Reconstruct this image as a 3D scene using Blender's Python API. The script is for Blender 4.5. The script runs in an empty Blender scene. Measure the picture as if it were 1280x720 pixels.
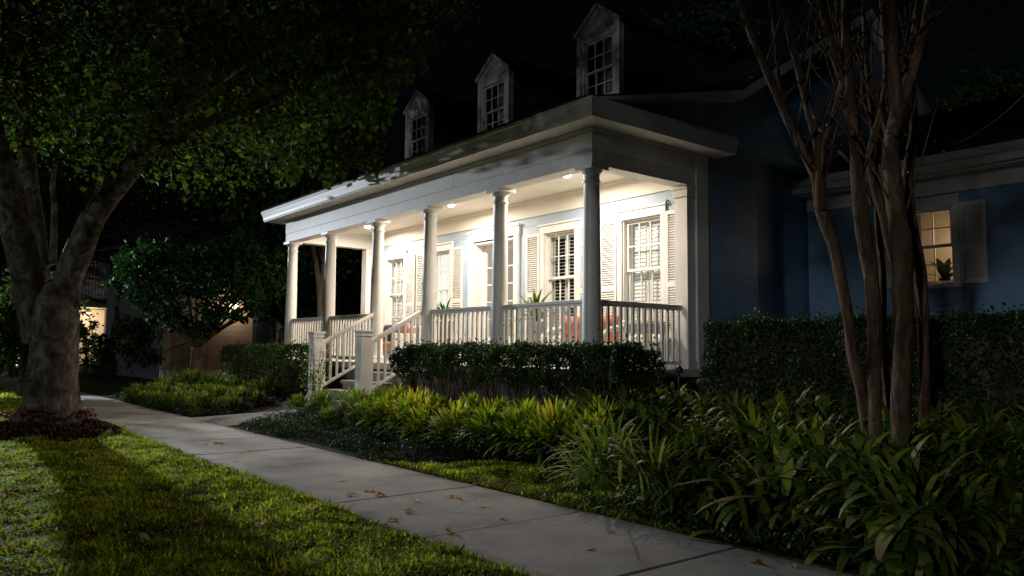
import bpy, math, random
import numpy as np
from mathutils import Vector, Matrix

random.seed(7)
RNG = np.random.default_rng(11)
scene = bpy.context.scene
COL = scene.collection
PI = math.pi

# ------------------------------------------------------------------ camera
CAM_Z = 1.3
F_PX = 973.2
YAW, PITCH, ROLL = -0.8953948, 0.0814040, 0.0095341
_fw = np.array([math.sin(YAW)*math.cos(PITCH), math.cos(YAW)*math.cos(PITCH), math.sin(PITCH)])
_r = np.array([math.cos(YAW), -math.sin(YAW), 0.0])
_u = np.cross(_r, _fw)
_r2 = math.cos(ROLL)*_r + math.sin(ROLL)*_u
_u2 = -math.sin(ROLL)*_r + math.cos(ROLL)*_u

def P(px, py, depth):
    """world point on the sight line of a photograph pixel, at its own real distance"""
    d = _r2*((px-640)/F_PX) + _u2*(-(py-360)/F_PX) + _fw
    q = d*depth
    return Vector((q[0], q[1], q[2]+CAM_Z))

def proj(pts):
    """pixels of world points (N,3) -> px, py, depth"""
    q = np.asarray(pts, float) - np.array([0, 0, CAM_Z])
    z = q @ _fw
    return 640+F_PX*(q @ _r2)/z, 360-F_PX*(q @ _u2)/z, z

cd = bpy.data.cameras.new('camera')
cam = bpy.data.objects.new('camera', cd)
COL.objects.link(cam)
M = Matrix(((_r2[0], _u2[0], -_fw[0], 0), (_r2[1], _u2[1], -_fw[1], 0), (_r2[2], _u2[2], -_fw[2], CAM_Z), (0, 0, 0, 1)))
cam.matrix_world = M
cd.sensor_width = 36
cd.lens = F_PX/1280*36
cd.clip_start = 0.05
cd.clip_end = 2000
scene.camera = cam

# ------------------------------------------------------------------ materials
def new_mat(name):
    m = bpy.data.materials.new(name)
    m.use_nodes = True
    nt = m.node_tree
    b = nt.nodes['Principled BSDF']
    return m, nt, b

def N(nt, typ, **kw):
    n = nt.nodes.new(typ)
    for k, v in kw.items():
        if k in n.inputs.keys():
            n.inputs[k].default_value = v
        else:
            setattr(n, k, v)
    return n

def ramp(nt, fac, stops):
    r = nt.nodes.new('ShaderNodeValToRGB')
    el = r.color_ramp.elements
    while len(el) > 1:
        el.remove(el[-1])
    el[0].position = stops[0][0]
    el[0].color = (*stops[0][1], 1)
    for p, c in stops[1:]:
        e = el.new(p)
        e.color = (*c, 1)
    nt.links.new(fac, r.inputs[0])
    return r

def mat_noise(name, c1, c2, scale=8, rough=0.6, bump=0.0, bscale=60, detail=5, spec=0.5, stretch=None, lo=.3, hi=.7):
    m, nt, b = new_mat(name)
    tc = N(nt, 'ShaderNodeTexCoord')
    src = tc.outputs['Object']
    if stretch:
        mp = N(nt, 'ShaderNodeMapping')
        mp.inputs['Scale'].default_value = stretch
        nt.links.new(src, mp.inputs[0])
        src = mp.outputs[0]
    n = N(nt, 'ShaderNodeTexNoise', Scale=scale, Detail=detail)
    nt.links.new(src, n.inputs['Vector'])
    r = ramp(nt, n.outputs['Fac'], [(lo, c1), (hi, c2)])
    nt.links.new(r.outputs[0], b.inputs['Base Color'])
    b.inputs['Roughness'].default_value = rough
    b.inputs['Specular IOR Level'].default_value = spec
    if bump:
        n2 = N(nt, 'ShaderNodeTexNoise', Scale=bscale, Detail=6)
        nt.links.new(src, n2.inputs['Vector'])
        bp = N(nt, 'ShaderNodeBump', Strength=bump, Distance=0.01)
        nt.links.new(n2.outputs['Fac'], bp.inputs['Height'])
        nt.links.new(bp.outputs[0], b.inputs['Normal'])
    return m

def mat_siding(name, c1, c2, pitch=0.17):
    """painted lap siding: boards step out towards their lower edge"""
    m, nt, b = new_mat(name)
    tc = N(nt, 'ShaderNodeTexCoord')
    sx = N(nt, 'ShaderNodeSeparateXYZ')
    nt.links.new(tc.outputs['Object'], sx.inputs[0])
    d = N(nt, 'ShaderNodeMath', operation='DIVIDE')
    nt.links.new(sx.outputs['Z'], d.inputs[0]); d.inputs[1].default_value = pitch
    fr = N(nt, 'ShaderNodeMath', operation='FRACT')
    nt.links.new(d.outputs[0], fr.inputs[0])
    r = ramp(nt, fr.outputs[0], [(0, (0, 0, 0)), (0.06, (1, 1, 1)), (1, (.3, .3, .3))])
    n = N(nt, 'ShaderNodeTexNoise', Scale=3, Detail=6)
    nt.links.new(tc.outputs['Object'], n.inputs['Vector'])
    rc = ramp(nt, n.outputs['Fac'], [(.3, c1), (.7, c2)])
    nt.links.new(rc.outputs[0], b.inputs['Base Color'])
    bp = N(nt, 'ShaderNodeBump', Strength=0.5, Distance=0.008)
    nt.links.new(r.outputs[0], bp.inputs['Height'])
    nt.links.new(bp.outputs[0], b.inputs['Normal'])
    b.inputs['Roughness'].default_value = 0.55
    return m

def mat_emit(name, c, s):
    m = bpy.data.materials.new(name)
    m.use_nodes = True
    nt = m.node_tree
    nt.nodes.clear()
    o = N(nt, 'ShaderNodeOutputMaterial')
    e = N(nt, 'ShaderNodeEmission')
    e.inputs[0].default_value = (*c, 1)
    e.inputs[1].default_value = s
    nt.links.new(e.outputs[0], o.inputs[0])
    return m

def mat_leaf(name, stops, rough=0.45, trans=0.35, spec=0.4):
    """leaf: colour differs from leaf to leaf (attribute 'tint'), light passes through"""
    m, nt, b = new_mat(name)
    at = N(nt, 'ShaderNodeAttribute', attribute_name='tint')
    oi = N(nt, 'ShaderNodeObjectInfo')
    mu = N(nt, 'ShaderNodeMath', operation='MULTIPLY'); mu.inputs[1].default_value = 0.25
    nt.links.new(oi.outputs['Random'], mu.inputs[0])
    ad = N(nt, 'ShaderNodeMath', operation='ADD')
    sb = N(nt, 'ShaderNodeMath', operation='SUBTRACT'); sb.inputs[1].default_value = 0.125
    nt.links.new(mu.outputs[0], sb.inputs[0])
    nt.links.new(at.outputs['Fac'], ad.inputs[0]); nt.links.new(sb.outputs[0], ad.inputs[1])
    r = ramp(nt, ad.outputs[0], stops)
    nt.links.new(r.outputs[0], b.inputs['Base Color'])
    b.inputs['Roughness'].default_value = rough
    b.inputs['Specular IOR Level'].default_value = spec
    tr = N(nt, 'ShaderNodeBsdfTranslucent')
    hs = N(nt, 'ShaderNodeHueSaturation', Value=1.75, Saturation=1.05)
    nt.links.new(r.outputs[0], hs.inputs['Color'])
    nt.links.new(hs.outputs[0], tr.inputs[0])
    mx = N(nt, 'ShaderNodeMixShader'); mx.inputs[0].default_value = trans
    nt.links.new(b.outputs[0], mx.inputs[1]); nt.links.new(tr.outputs[0], mx.inputs[2])
    nt.links.new(mx.outputs[0], nt.nodes['Material Output'].inputs[0])
    return m

def mat_glass(name):
    m = bpy.data.materials.new(name)
    m.use_nodes = True
    nt = m.node_tree
    nt.nodes.clear()
    o = N(nt, 'ShaderNodeOutputMaterial')
    t = N(nt, 'ShaderNodeBsdfTransparent')
    t.inputs[0].default_value = (.93, .95, .95, 1)
    g = N(nt, 'ShaderNodeBsdfGlossy', Roughness=0.02)
    lw = N(nt, 'ShaderNodeLayerWeight', Blend=0.5)
    pw = N(nt, 'ShaderNodeMath', operation='POWER'); pw.inputs[1].default_value = 5
    nt.links.new(lw.outputs['Facing'], pw.inputs[0])
    fr = N(nt, 'ShaderNodeMath', operation='MULTIPLY_ADD'); fr.inputs[1].default_value = .85; fr.inputs[2].default_value = .025
    nt.links.new(pw.outputs[0], fr.inputs[0])
    mx = N(nt, 'ShaderNodeMixShader')
    nt.links.new(fr.outputs[0], mx.inputs[0])
    nt.links.new(t.outputs[0], mx.inputs[1]); nt.links.new(g.outputs[0], mx.inputs[2])
    nt.links.new(mx.outputs[0], o.inputs[0])
    return m

MT = {}
MT['trim'] = mat_noise('white_trim_paint', (.66, .65, .62), (.76, .75, .72), 2.5, .45, .08, 30)
MT['trim_old'] = mat_noise('weathered_trim_paint', (.60, .59, .56), (.72, .71, .69), 1.6, .5, .12, 25, stretch=(1, 1, .4))
MT['cream'] = mat_noise('ceiling_paint', (.72, .68, .60), (.76, .72, .64), 2, .55, .03, 40)
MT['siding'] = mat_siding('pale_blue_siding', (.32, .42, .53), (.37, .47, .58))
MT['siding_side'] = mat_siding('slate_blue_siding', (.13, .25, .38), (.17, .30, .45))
MT['shaded_siding'] = mat_siding('shade_toned_siding', (.035, .05, .07), (.05, .07, .09))  # siding colour darkened to paint in the shade on the dormer cheeks
MT['floor'] = mat_noise('porch_floor_paint', (.50, .45, .38), (.60, .55, .48), 6, .5, .05, 80)
MT['shingle'] = mat_noise('roof_shingle', (.015, .015, .017), (.04, .04, .045), 30, .9, .6, 60)
MT['glass'] = mat_glass('window_glass')
MT['room_dark'] = mat_noise('dim_room_paint', (.05, .055, .07), (.09, .09, .11), 1.5, .8)
MT['room_lit'] = mat_emit('lit_room', (1.0, .95, .86), 1.15)
MT['room_door'] = mat_emit('glowing_door_curtain', (1.0, .86, .66), .42)  # door curtain glows by itself, in place of porch light on it
MT['room_soft'] = mat_emit('soft_room_glow', (1.0, .89, .74), 1.0)  # room walls glow to stand in for porch light reaching inside
MT['room_cream'] = mat_noise('cream_room_paint', (.6, .55, .45), (.66, .6, .5), 3, .8)
MT['room_amber'] = mat_emit('amber_room', (1.0, .62, .28), 0.62)
MT['lamp_glow'] = mat_emit('lamp_glow', (1.0, .86, .66), 40)
MT['dark_metal'] = mat_noise('dark_metal', (.015, .015, .015), (.03, .03, .03), 12, .45, .05)
MT['brick'] = mat_noise('foundation_render', (.10, .09, .08), (.2, .18, .16), 9, .85, .4, 50)
MT['step'] = mat_noise('step_concrete', (.30, .28, .25), (.42, .40, .36), 12, .85, .2, 60)
MT['blind'] = mat_noise('grey_blind', (.22, .22, .22), (.3, .3, .3), 5, .8)
MT['curtain'] = mat_noise('curtain_cloth', (.62, .60, .58), (.7, .68, .66), 5, .8)

def mat_concrete():
    m, nt, b = new_mat('sidewalk_concrete')
    tc = N(nt, 'ShaderNodeTexCoord')
    n = N(nt, 'ShaderNodeTexNoise', Scale=1.1, Detail=9, Roughness=0.62)
    nt.links.new(tc.outputs['Object'], n.inputs['Vector'])
    r = ramp(nt, n.outputs['Fac'], [(.28, (.26, .248, .24)), (.5, (.375, .358, .345)), (.72, (.46, .44, .425))])
    n2 = N(nt, 'ShaderNodeTexNoise', Scale=90, Detail=4)
    nt.links.new(tc.outputs['Object'], n2.inputs['Vector'])
    mx = N(nt, 'ShaderNodeMix', data_type='RGBA', blend_type='MULTIPLY')
    mx.inputs[0].default_value = .45
    nt.links.new(r.outputs[0], mx.inputs[6])
    r2 = ramp(nt, n2.outputs['Fac'], [(.35, (.35, .35, .35)), (.6, (1, 1, 1))])
    nt.links.new(r2.outputs[0], mx.inputs[7])
    n4 = N(nt, 'ShaderNodeTexNoise', Scale=2.2, Detail=5, Distortion=.2)
    nt.links.new(tc.outputs['Object'], n4.inputs['Vector'])
    r4 = ramp(nt, n4.outputs['Fac'], [(.30, (.60, .56, .50)), (.42, (.86, .84, .81)), (.58, (1, 1, 1))])
    mx2 = N(nt, 'ShaderNodeMix', data_type='RGBA', blend_type='MULTIPLY')
    mx2.inputs[0].default_value = .7
    nt.links.new(mx.outputs[2], mx2.inputs[6]); nt.links.new(r4.outputs[0], mx2.inputs[7])
    # dirt gathering along the two long edges
    sx = N(nt, 'ShaderNodeSeparateXYZ'); nt.links.new(tc.outputs['Object'], sx.inputs[0])
    su = N(nt, 'ShaderNodeMath', operation='SUBTRACT'); nt.links.new(sx.outputs['Y'], su.inputs[0]); su.inputs[1].default_value = 3.765
    ab = N(nt, 'ShaderNodeMath', operation='ABSOLUTE'); nt.links.new(su.outputs[0], ab.inputs[0])
    n5 = N(nt, 'ShaderNodeTexNoise', Scale=7, Detail=6); nt.links.new(tc.outputs['Object'], n5.inputs['Vector'])
    ma = N(nt, 'ShaderNodeMath', operation='MULTIPLY_ADD'); nt.links.new(n5.outputs['Fac'], ma.inputs[0]); ma.inputs[1].default_value = .34
    nt.links.new(ab.outputs[0], ma.inputs[2])
    r5 = ramp(nt, ma.outputs[0], [(.80, (1, 1, 1)), (.90, (.72, .68, .60)), (.97, (.42, .37, .29))])
    mx3 = N(nt, 'ShaderNodeMix', data_type='RGBA', blend_type='MULTIPLY'); mx3.inputs[0].default_value = .9
    nt.links.new(mx2.outputs[2], mx3.inputs[6]); nt.links.new(r5.outputs[0], mx3.inputs[7])
    # hairline cracks
    n6 = N(nt, 'ShaderNodeTexNoise', Scale=1.7, Detail=5); nt.links.new(tc.outputs['Object'], n6.inputs['Vector'])
    va = N(nt, 'ShaderNodeMix', data_type='RGBA'); va.inputs[0].default_value = .30
    nt.links.new(tc.outputs['Object'], va.inputs[6]); nt.links.new(n6.outputs['Color'], va.inputs[7])
    vo = N(nt, 'ShaderNodeTexVoronoi', feature='DISTANCE_TO_EDGE', Scale=.55); nt.links.new(va.outputs[2], vo.inputs['Vector'])
    r6 = ramp(nt, vo.outputs['Distance'], [(0, (.35, .33, .30)), (.0022, (.45, .43, .40)), (.004, (1, 1, 1))])
    n7 = N(nt, 'ShaderNodeTexNoise', Scale=.8, Detail=2); nt.links.new(tc.outputs['Object'], n7.inputs['Vector'])
    r7 = ramp(nt, n7.outputs['Fac'], [(.5, (0, 0, 0)), (.56, (1, 1, 1))])
    mx4 = N(nt, 'ShaderNodeMix', data_type='RGBA', blend_type='MULTIPLY')
    nt.links.new(r7.outputs[0], mx4.inputs[0]); nt.links.new(mx3.outputs[2], mx4.inputs[6]); nt.links.new(r6.outputs[0], mx4.inputs[7])
    nt.links.new(mx4.outputs[2], b.inputs['Base Color'])
    b.inputs['Roughness'].default_value = .8
    b.inputs['Specular IOR Level'].default_value = .3
    n3 = N(nt, 'ShaderNodeTexNoise', Scale=160, Detail=5)
    nt.links.new(tc.outputs['Object'], n3.inputs['Vector'])
    bp = N(nt, 'ShaderNodeBump', Strength=.35, Distance=.004)
    nt.links.new(n3.outputs['Fac'], bp.inputs['Height'])
    nt.links.new(bp.outputs[0], b.inputs['Normal'])
    return m
MT['concrete'] = mat_concrete()

def mat_ground():
    m, nt, b = new_mat('lawn_and_mulch_ground')
    tc = N(nt, 'ShaderNodeTexCoord')
    n = N(nt, 'ShaderNodeTexNoise', Scale=14, Detail=8)
    nt.links.new(tc.outputs['Object'], n.inputs['Vector'])
    lawn = ramp(nt, n.outputs['Fac'], [(.3, (.012, .022, .006)), (.55, (.028, .055, .012)), (.75, (.05, .085, .02))])
    n2 = N(nt, 'ShaderNodeTexVoronoi', Scale=38)
    nt.links.new(tc.outputs['Object'], n2.inputs['Vector'])
    mul = ramp(nt, n2.outputs['Distance'], [(0, (.05, .032, .02)), (.4, (.025, .016, .011)), (.8, (.01, .007, .005))])
    at = N(nt, 'ShaderNodeAttribute', attribute_name='bed')
    mx = N(nt, 'ShaderNodeMix', data_type='RGBA')
    nt.links.new(at.outputs['Fac'], mx.inputs[0])
    nt.links.new(lawn.outputs[0], mx.inputs[6]); nt.links.new(mul.outputs[0], mx.inputs[7])
    nt.links.new(mx.outputs[2], b.inputs['Base Color'])
    b.inputs['Roughness'].default_value = .95
    b.inputs['Specular IOR Level'].default_value = .1
    bp = N(nt, 'ShaderNodeBump', Strength=.8, Distance=.03)
    nt.links.new(n.outputs['Fac'], bp.inputs['Height'])
    nt.links.new(bp.outputs[0], b.inputs['Normal'])
    return m
MT['ground'] = mat_ground()

def mat_bark(name, c1, c2, c3, scale=6, strength=.9, stretch=(1, 1, .22)):
    m, nt, b = new_mat(name)
    tc = N(nt, 'ShaderNodeTexCoord')
    mp = N(nt, 'ShaderNodeMapping')
    mp.inputs['Scale'].default_value = stretch
    nt.links.new(tc.outputs['Object'], mp.inputs[0])
    n = N(nt, 'ShaderNodeTexNoise', Scale=scale, Detail=9, Roughness=.65, Distortion=.6)
    nt.links.new(mp.outputs[0], n.inputs['Vector'])
    r = ramp(nt, n.outputs['Fac'], [(.32, c1), (.5, c2), (.7, c3)])
    nt.links.new(r.outputs[0], b.inputs['Base Color'])
    n2 = N(nt, 'ShaderNodeTexNoise', Scale=scale*4, Detail=6, Distortion=.3)
    nt.links.new(mp.outputs[0], n2.inputs['Vector'])
    ad = N(nt, 'ShaderNodeMath', operation='ADD')
    nt.links.new(n.outputs['Fac'], ad.inputs[0]); nt.links.new(n2.outputs['Fac'], ad.inputs[1])
    bp = N(nt, 'ShaderNodeBump', Strength=strength, Distance=.03)
    nt.links.new(ad.outputs[0], bp.inputs['Height'])
    nt.links.new(bp.outputs[0], b.inputs['Normal'])
    b.inputs['Roughness'].default_value = .9
    b.inputs['Specular IOR Level'].default_value = .15
    return m
MT['oak_bark'] = mat_bark('grey_brown_bark', (.02, .016, .012), (.10, .085, .066), (.26, .235, .20), 6.5, 1.0, (1, 1, .75))
MT['myrtle_bark'] = mat_bark('smooth_tan_bark', (.035, .02, .011), (.095, .06, .036), (.20, .145, .095), 8, .8, (1.2, 1.2, .38))
MT['dark_bark'] = mat_bark('dark_bark', (.03, .024, .018), (.07, .055, .04), (.12, .10, .08), 5)

MT['oak_leaf'] = mat_leaf('oak_leaf', [(0, (.008, .018, .004)), (.5, (.024, .045, .007)), (.85, (.06, .085, .012)), (1, (.13, .14, .02))], .75, .38, .04)
MT['glossy_leaf'] = mat_leaf('glossy_leaf', [(0, (.008, .025, .007)), (.6, (.018, .06, .012)), (1, (.05, .11, .02))], .7, .15, .04)
MT['verge_leaf'] = mat_leaf('dull_leaf', [(0, (.01, .018, .004)), (1, (.03, .05, .012))], .8, .2, .0)
MT['hedge_leaf'] = mat_leaf('hedge_leaf', [(0, (.010, .028, .008)), (.6, (.026, .058, .013)), (1, (.055, .10, .02))], .55, .2, .2)
MT['left_hedge_leaf'] = mat_leaf('bright_hedge_leaf', [(0, (.010, .028, .006)), (.6, (.03, .07, .010)), (1, (.07, .12, .02))], .5, .2, .2)
MT['strap_leaf'] = mat_leaf('strap_leaf', [(0, (.035, .065, .010)), (.5, (.08, .135, .018)), (.8, (.19, .22, .03)), (.93, (.30, .32, .10)), (1, (.22, .14, .06))], .45, .3, .22)
MT['strap_bright'] = mat_leaf('bright_strap_leaf', [(0, (.03, .075, .010)), (.5, (.09, .16, .018)), (1, (.26, .32, .06))], .5, .35, .2)
MT['variegated'] = mat_leaf('yellow_tipped_leaf', [(0, (.04, .10, .010)), (.35, (.12, .22, .018)), (.65, (.32, .38, .03)), (.9, (.48, .42, .05)), (1, (.5, .26, .05))], .45, .4, .2)
MT['left_bed_leaf'] = mat_leaf('olive_leaf', [(0, (.02, .035, .006)), (.4, (.06, .09, .012)), (.7, (.15, .17, .022)), (1, (.28, .22, .05))], .65, .3, .04)
MT['low_cover'] = mat_leaf('low_dark_leaf', [(0, (.01, .022, .008)), (.6, (.025, .05, .018)), (1, (.07, .09, .04))], .55, .15, .12)
MT['grass'] = mat_leaf('grass_blade', [(0, (.12, .09, .03)), (.12, (.06, .09, .012)), (.4, (.18, .24, .02)), (.7, (.33, .40, .035)), (.92, (.46, .55, .08)), (1, (.5, .42, .14))], .65, .5, .1)
MT['autumn'] = mat_leaf('autumn_leaf', [(0, (.22, .10, .04)), (.5, (.55, .28, .08)), (1, (.75, .52, .20))], .6, .25)
MT['red_leaf'] = mat_leaf('purple_red_leaf', [(0, (.03, .008, .012)), (.5, (.08, .018, .028)), (1, (.22, .06, .07))], .55, .3, .15)
MT['mulch'] = mat_leaf('bark_mulch', [(0, (.02, .012, .008)), (.6, (.06, .035, .02)), (1, (.22, .13, .08))], .8, 0, .1)
MT['sparse_leaf'] = mat_leaf('sparse_leaf', [(0, (.03, .04, .01)), (.6, (.08, .08, .02)), (1, (.2, .10, .03))], .5, .35)

# ------------------------------------------------------------------ mesh helpers
class MB:
    def __init__(s):
        s.v = []; s.f = []; s.sm = []
    def add(s, vs, fs, smooth=False):
        o = len(s.v)
        s.v.extend(vs)
        s.f.extend([tuple(i+o for i in f) for f in fs])
        s.sm.extend([smooth]*len(fs))
        return s
    def box(s, x0, x1, y0, y1, z0, z1):
        v = [(x0, y0, z0), (x1, y0, z0), (x1, y1, z0), (x0, y1, z0), (x0, y0, z1), (x1, y0, z1), (x1, y1, z1), (x0, y1, z1)]
        return s.add(v, [(0, 3, 2, 1), (4, 5, 6, 7), (0, 1, 5, 4), (1, 2, 6, 5), (2, 3, 7, 6), (3, 0, 4, 7)])
    def obox(s, p, q, w, h):
        """bar from p to q, w wide (horizontal), h tall"""
        p = Vector(p); q = Vector(q)
        d = (q-p).normalized()
        r = d.cross(Vector((0, 0, 1)))
        if r.length < 1e-3: r = Vector((1, 0, 0))
        r.normalize(); u = r.cross(d)
        vs = []
        for c in (p, q):
            for a, b_ in ((-1, -1), (1, -1), (1, 1), (-1, 1)):
                vs.append(tuple(c + r*(a*w/2) + u*(b_*h/2)))
        return s.add(vs, [(0, 1, 2, 3), (7, 6, 5, 4), (0, 4, 5, 1), (1, 5, 6, 2), (2, 6, 7, 3), (3, 7, 4, 0)])
    def prism(s, poly, axis, a, b):
        """closed polygon (2D) extruded along axis 'x' or 'y' from a to b"""
        n = len(poly)
        def mk(t, p): return (t, p[0], p[1]) if axis == 'x' else (p[0], t, p[1]) if axis == 'y' else (p[0], p[1], t)
        vs = [mk(a, p) for p in poly]+[mk(b, p) for p in poly]
        fs = [tuple(range(n)), tuple(range(2*n-1, n-1, -1))]
        fs += [(i, i+n, (i+1) % n+n, (i+1) % n) for i in range(n)]
        return s.add(vs, fs)
    def tube(s, pts, rad, seg=8, wob=0.0):
        pts = [Vector(p) for p in pts]
        n = len(pts)
        vs = []; fs = []
        up = Vector((0.13, 0.21, 1)).normalized()
        pr = None
        for i, p in enumerate(pts):
            d = (pts[min(i+1, n-1)]-pts[max(i-1, 0)])
            if d.length < 1e-6: d = Vector((0, 0, 1))
            d.normalize()
            if pr is None:
                a = d.cross(Vector((1, 0, 0)) if abs(d.x) < .8 else Vector((0, 1, 0))).normalized()
            else:
                a = (pr - d*pr.dot(d)).normalized()
            pr = a
            b_ = d.cross(a)
            for k in range(seg):
                t = 2*PI*k/seg
                rr = rad[i]*(1+wob*math.sin(3*t+i*.9)*.5+wob*random.uniform(-.5, .5))
                vs.append(tuple(p+(a*math.cos(t)+b_*math.sin(t))*rr))
        for i in range(n-1):
            for k in range(seg):
                k2 = (k+1) % seg
                fs.append((i*seg+k, i*seg+k2, (i+1)*seg+k2, (i+1)*seg+k))
        fs.append(tuple(range(seg))[::-1]); fs.append(tuple(range((n-1)*seg, n*seg)))
        return s.add(vs, fs, True)
    def lathe(s, cx, cy, prof, seg=24, z0=0):
        vs = []; fs = []
        for (r, z) in prof:
            for k in range(seg):
                t = 2*PI*k/seg
                vs.append((cx+r*math.cos(t), cy+r*math.sin(t), z0+z))
        n = len(prof)
        for i in range(n-1):
            for k in range(seg):
                k2 = (k+1) % seg
                fs.append((i*seg+k, i*seg+k2, (i+1)*seg+k2, (i+1)*seg+k))
        fs.append(tuple(range(seg))[::-1]); fs.append(tuple(range((n-1)*seg, n*seg)))
        return s.add(vs, fs, True)
    def build(s, name, mat, parent=None, bevel=0, loc=None):
        me = bpy.data.meshes.new(name)
        vs = s.v
        if loc is not None:
            vs = [(a-loc[0], b_-loc[1], c-loc[2]) for a, b_, c in vs]
        me.from_pydata(vs, [], s.f)
        me.polygons.foreach_set('use_smooth', s.sm)
        me.materials.append(mat)
        me.update()
        o = bpy.data.objects.new(name, me)
        COL.objects.link(o)
        if loc is not None: o.location = loc
        if parent is not None:
            o.parent = parent
            if loc is None:
                o.location = -Vector(parent.location) if parent.parent is None else -(Vector(parent.location)+Vector(parent.parent.location))
            else:
                o.location = Vector(loc)-(Vector(parent.location) if parent.parent is None else Vector(parent.location)+Vector(parent.parent.location))
        if bevel:
            b_ = o.modifiers.new('bevel', 'BEVEL'); b_.width = bevel; b_.segments = 2; b_.limit_method = 'ANGLE'
        return o

def np_mesh(name, verts, nper, mat, tint=None, parent=None, loc=(0, 0, 0), nrm_smooth=False, ngrid=None, faces=None):
    """verts (K*nper,3) float; faces = index pattern for one element; tint: (K,) value per element"""
    verts = np.asarray(verts, np.float32).reshape(-1, 3) - np.asarray(loc, np.float32)
    K = len(verts)//nper
    pat = np.asarray(faces if faces is not None else [list(range(nper))], np.int32)
    nf, nv = pat.shape
    idx = (np.arange(K, dtype=np.int32)[:, None, None]*nper + pat[None]).reshape(-1)
    me = bpy.data.meshes.new(name)
    me.vertices.add(len(verts)); me.vertices.foreach_set('co', verts.ravel())
    me.loops.add(len(idx)); me.loops.foreach_set('vertex_index', idx)
    me.polygons.add(K*nf)
    me.polygons.foreach_set('loop_start', np.arange(K*nf, dtype=np.int32)*nv)
    me.polygons.foreach_set('loop_total', np.full(K*nf, nv, np.int32))
    me.polygons.foreach_set('use_smooth', np.full(K*nf, nrm_smooth))
    if tint is not None:
        at = me.attributes.new('tint', 'FLOAT', 'POINT')
        t = np.asarray(tint, np.float32)
        if len(t) == K: t = np.repeat(t, nper)
        at.data.foreach_set('value', t)
    me.materials.append(mat)
    me.update(calc_edges=True)
    o = bpy.data.objects.new(name, me)
    COL.objects.link(o)
    o.location = loc
    if parent is not None:
        o.parent = parent
        o.location = Vector(loc)-Vector(parent.location)
    return o

def empty(name, loc=(0, 0, 0), label=None, cat=None, group=None):
    o = bpy.data.objects.new(name, None)
    o.empty_display_size = .1
    COL.objects.link(o)
    o.location = loc
    return tag(o, label, cat, group)

def tag(o, label=None, cat=None, group=None, kind=None):
    if label: o['label'] = label
    if cat: o['category'] = cat
    if group: o['group'] = group
    if kind: o['kind'] = kind
    return o

def copy_tree(o, parent=None):
    c = o.copy()
    COL.objects.link(c)
    if parent is not None: c.parent = parent
    for ch in list(o.children):
        copy_tree(ch, c)
    return c

# ------------------------------------------------------------------ terrain
def sstep(a, b, x):
    t = np.clip((x-a)/(b-a), 0, 1)
    return t*t*(3-2*t)

TREE = (-13.35, 1.95)
def gz(x, y):
    x = np.asarray(x, float); y = np.asarray(y, float)
    z = .42*sstep(4.9, 6.7, y)*sstep(-30, -23, x)*(1-sstep(12, 20, x)*0)
    z = z + .03*np.sin(x*1.3+y*.7)*sstep(4.7, 6, y)
    z = z + .02*sstep(2.95, 2.5, y) + .02*np.sin(x*.9)*np.sin(y*1.1+1)*sstep(2.9, 2.0, y)
    d = np.hypot((x-TREE[0])/1.1, y-TREE[1])
    z = z + .20*(1-sstep(.3, 1.3, d))
    z = z - .09*((y > 2.97) & (y < 4.57))
    return z

def bedmask(x, y):
    m = sstep(4.56, 4.66, y)
    patch = (1-sstep(1.35, 1.65, np.hypot((x+5.9)/1.15, (y-4.5)/.62)))     # small lawn patch by the sidewalk
    m = m*(1-np.clip(patch, 0, 1))
    far = sstep(-21.0, -23.5, x)
    m = m*(1-far)
    d = np.hypot((x-TREE[0]-.15)/1.25, y-TREE[1])
    m = np.maximum(m, 1-sstep(.82, 1.0, d))
    return m

def build_ground():
    xs = np.unique(np.concatenate([np.linspace(-400, -40, 24), np.linspace(-40, -24, 30), np.arange(-24, 4, .12), np.linspace(4, 20, 20), np.linspace(20, 400, 20)]))
    ys = np.unique(np.concatenate([np.linspace(-400, -8, 20), np.linspace(-8, -1, 12), np.arange(-1, 9, .12), [2.96, 2.98, 4.56, 4.58], np.linspace(9, 30, 22), np.linspace(30, 500, 20)]))
    X, Y = np.meshgrid(xs, ys)
    Z = gz(X, Y)
    v = np.stack([X, Y, Z], -1).reshape(-1, 3)
    nx, ny = len(xs), len(ys)
    i = np.arange(ny-1)[:, None]*nx+np.arange(nx-1)[None]
    f = np.stack([i, i+1, i+nx+1, i+nx], -1).reshape(-1, 4)
    me = bpy.data.meshes.new('ground')
    me.from_pydata(v.tolist(), [], f.tolist())
    at = me.attributes.new('bed', 'FLOAT', 'POINT')
    at.data.foreach_set('value', bedmask(X, Y).ravel().astype(np.float32))
    me.polygons.foreach_set('use_smooth', [True]*len(me.polygons))
    me.materials.append(MT['ground'])
    o = bpy.data.objects.new('ground', me)
    COL.objects.link(o)
    tag(o, 'dark lawn and mulched garden soil under the grass and plants', kind='structure')
build_ground()

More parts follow.
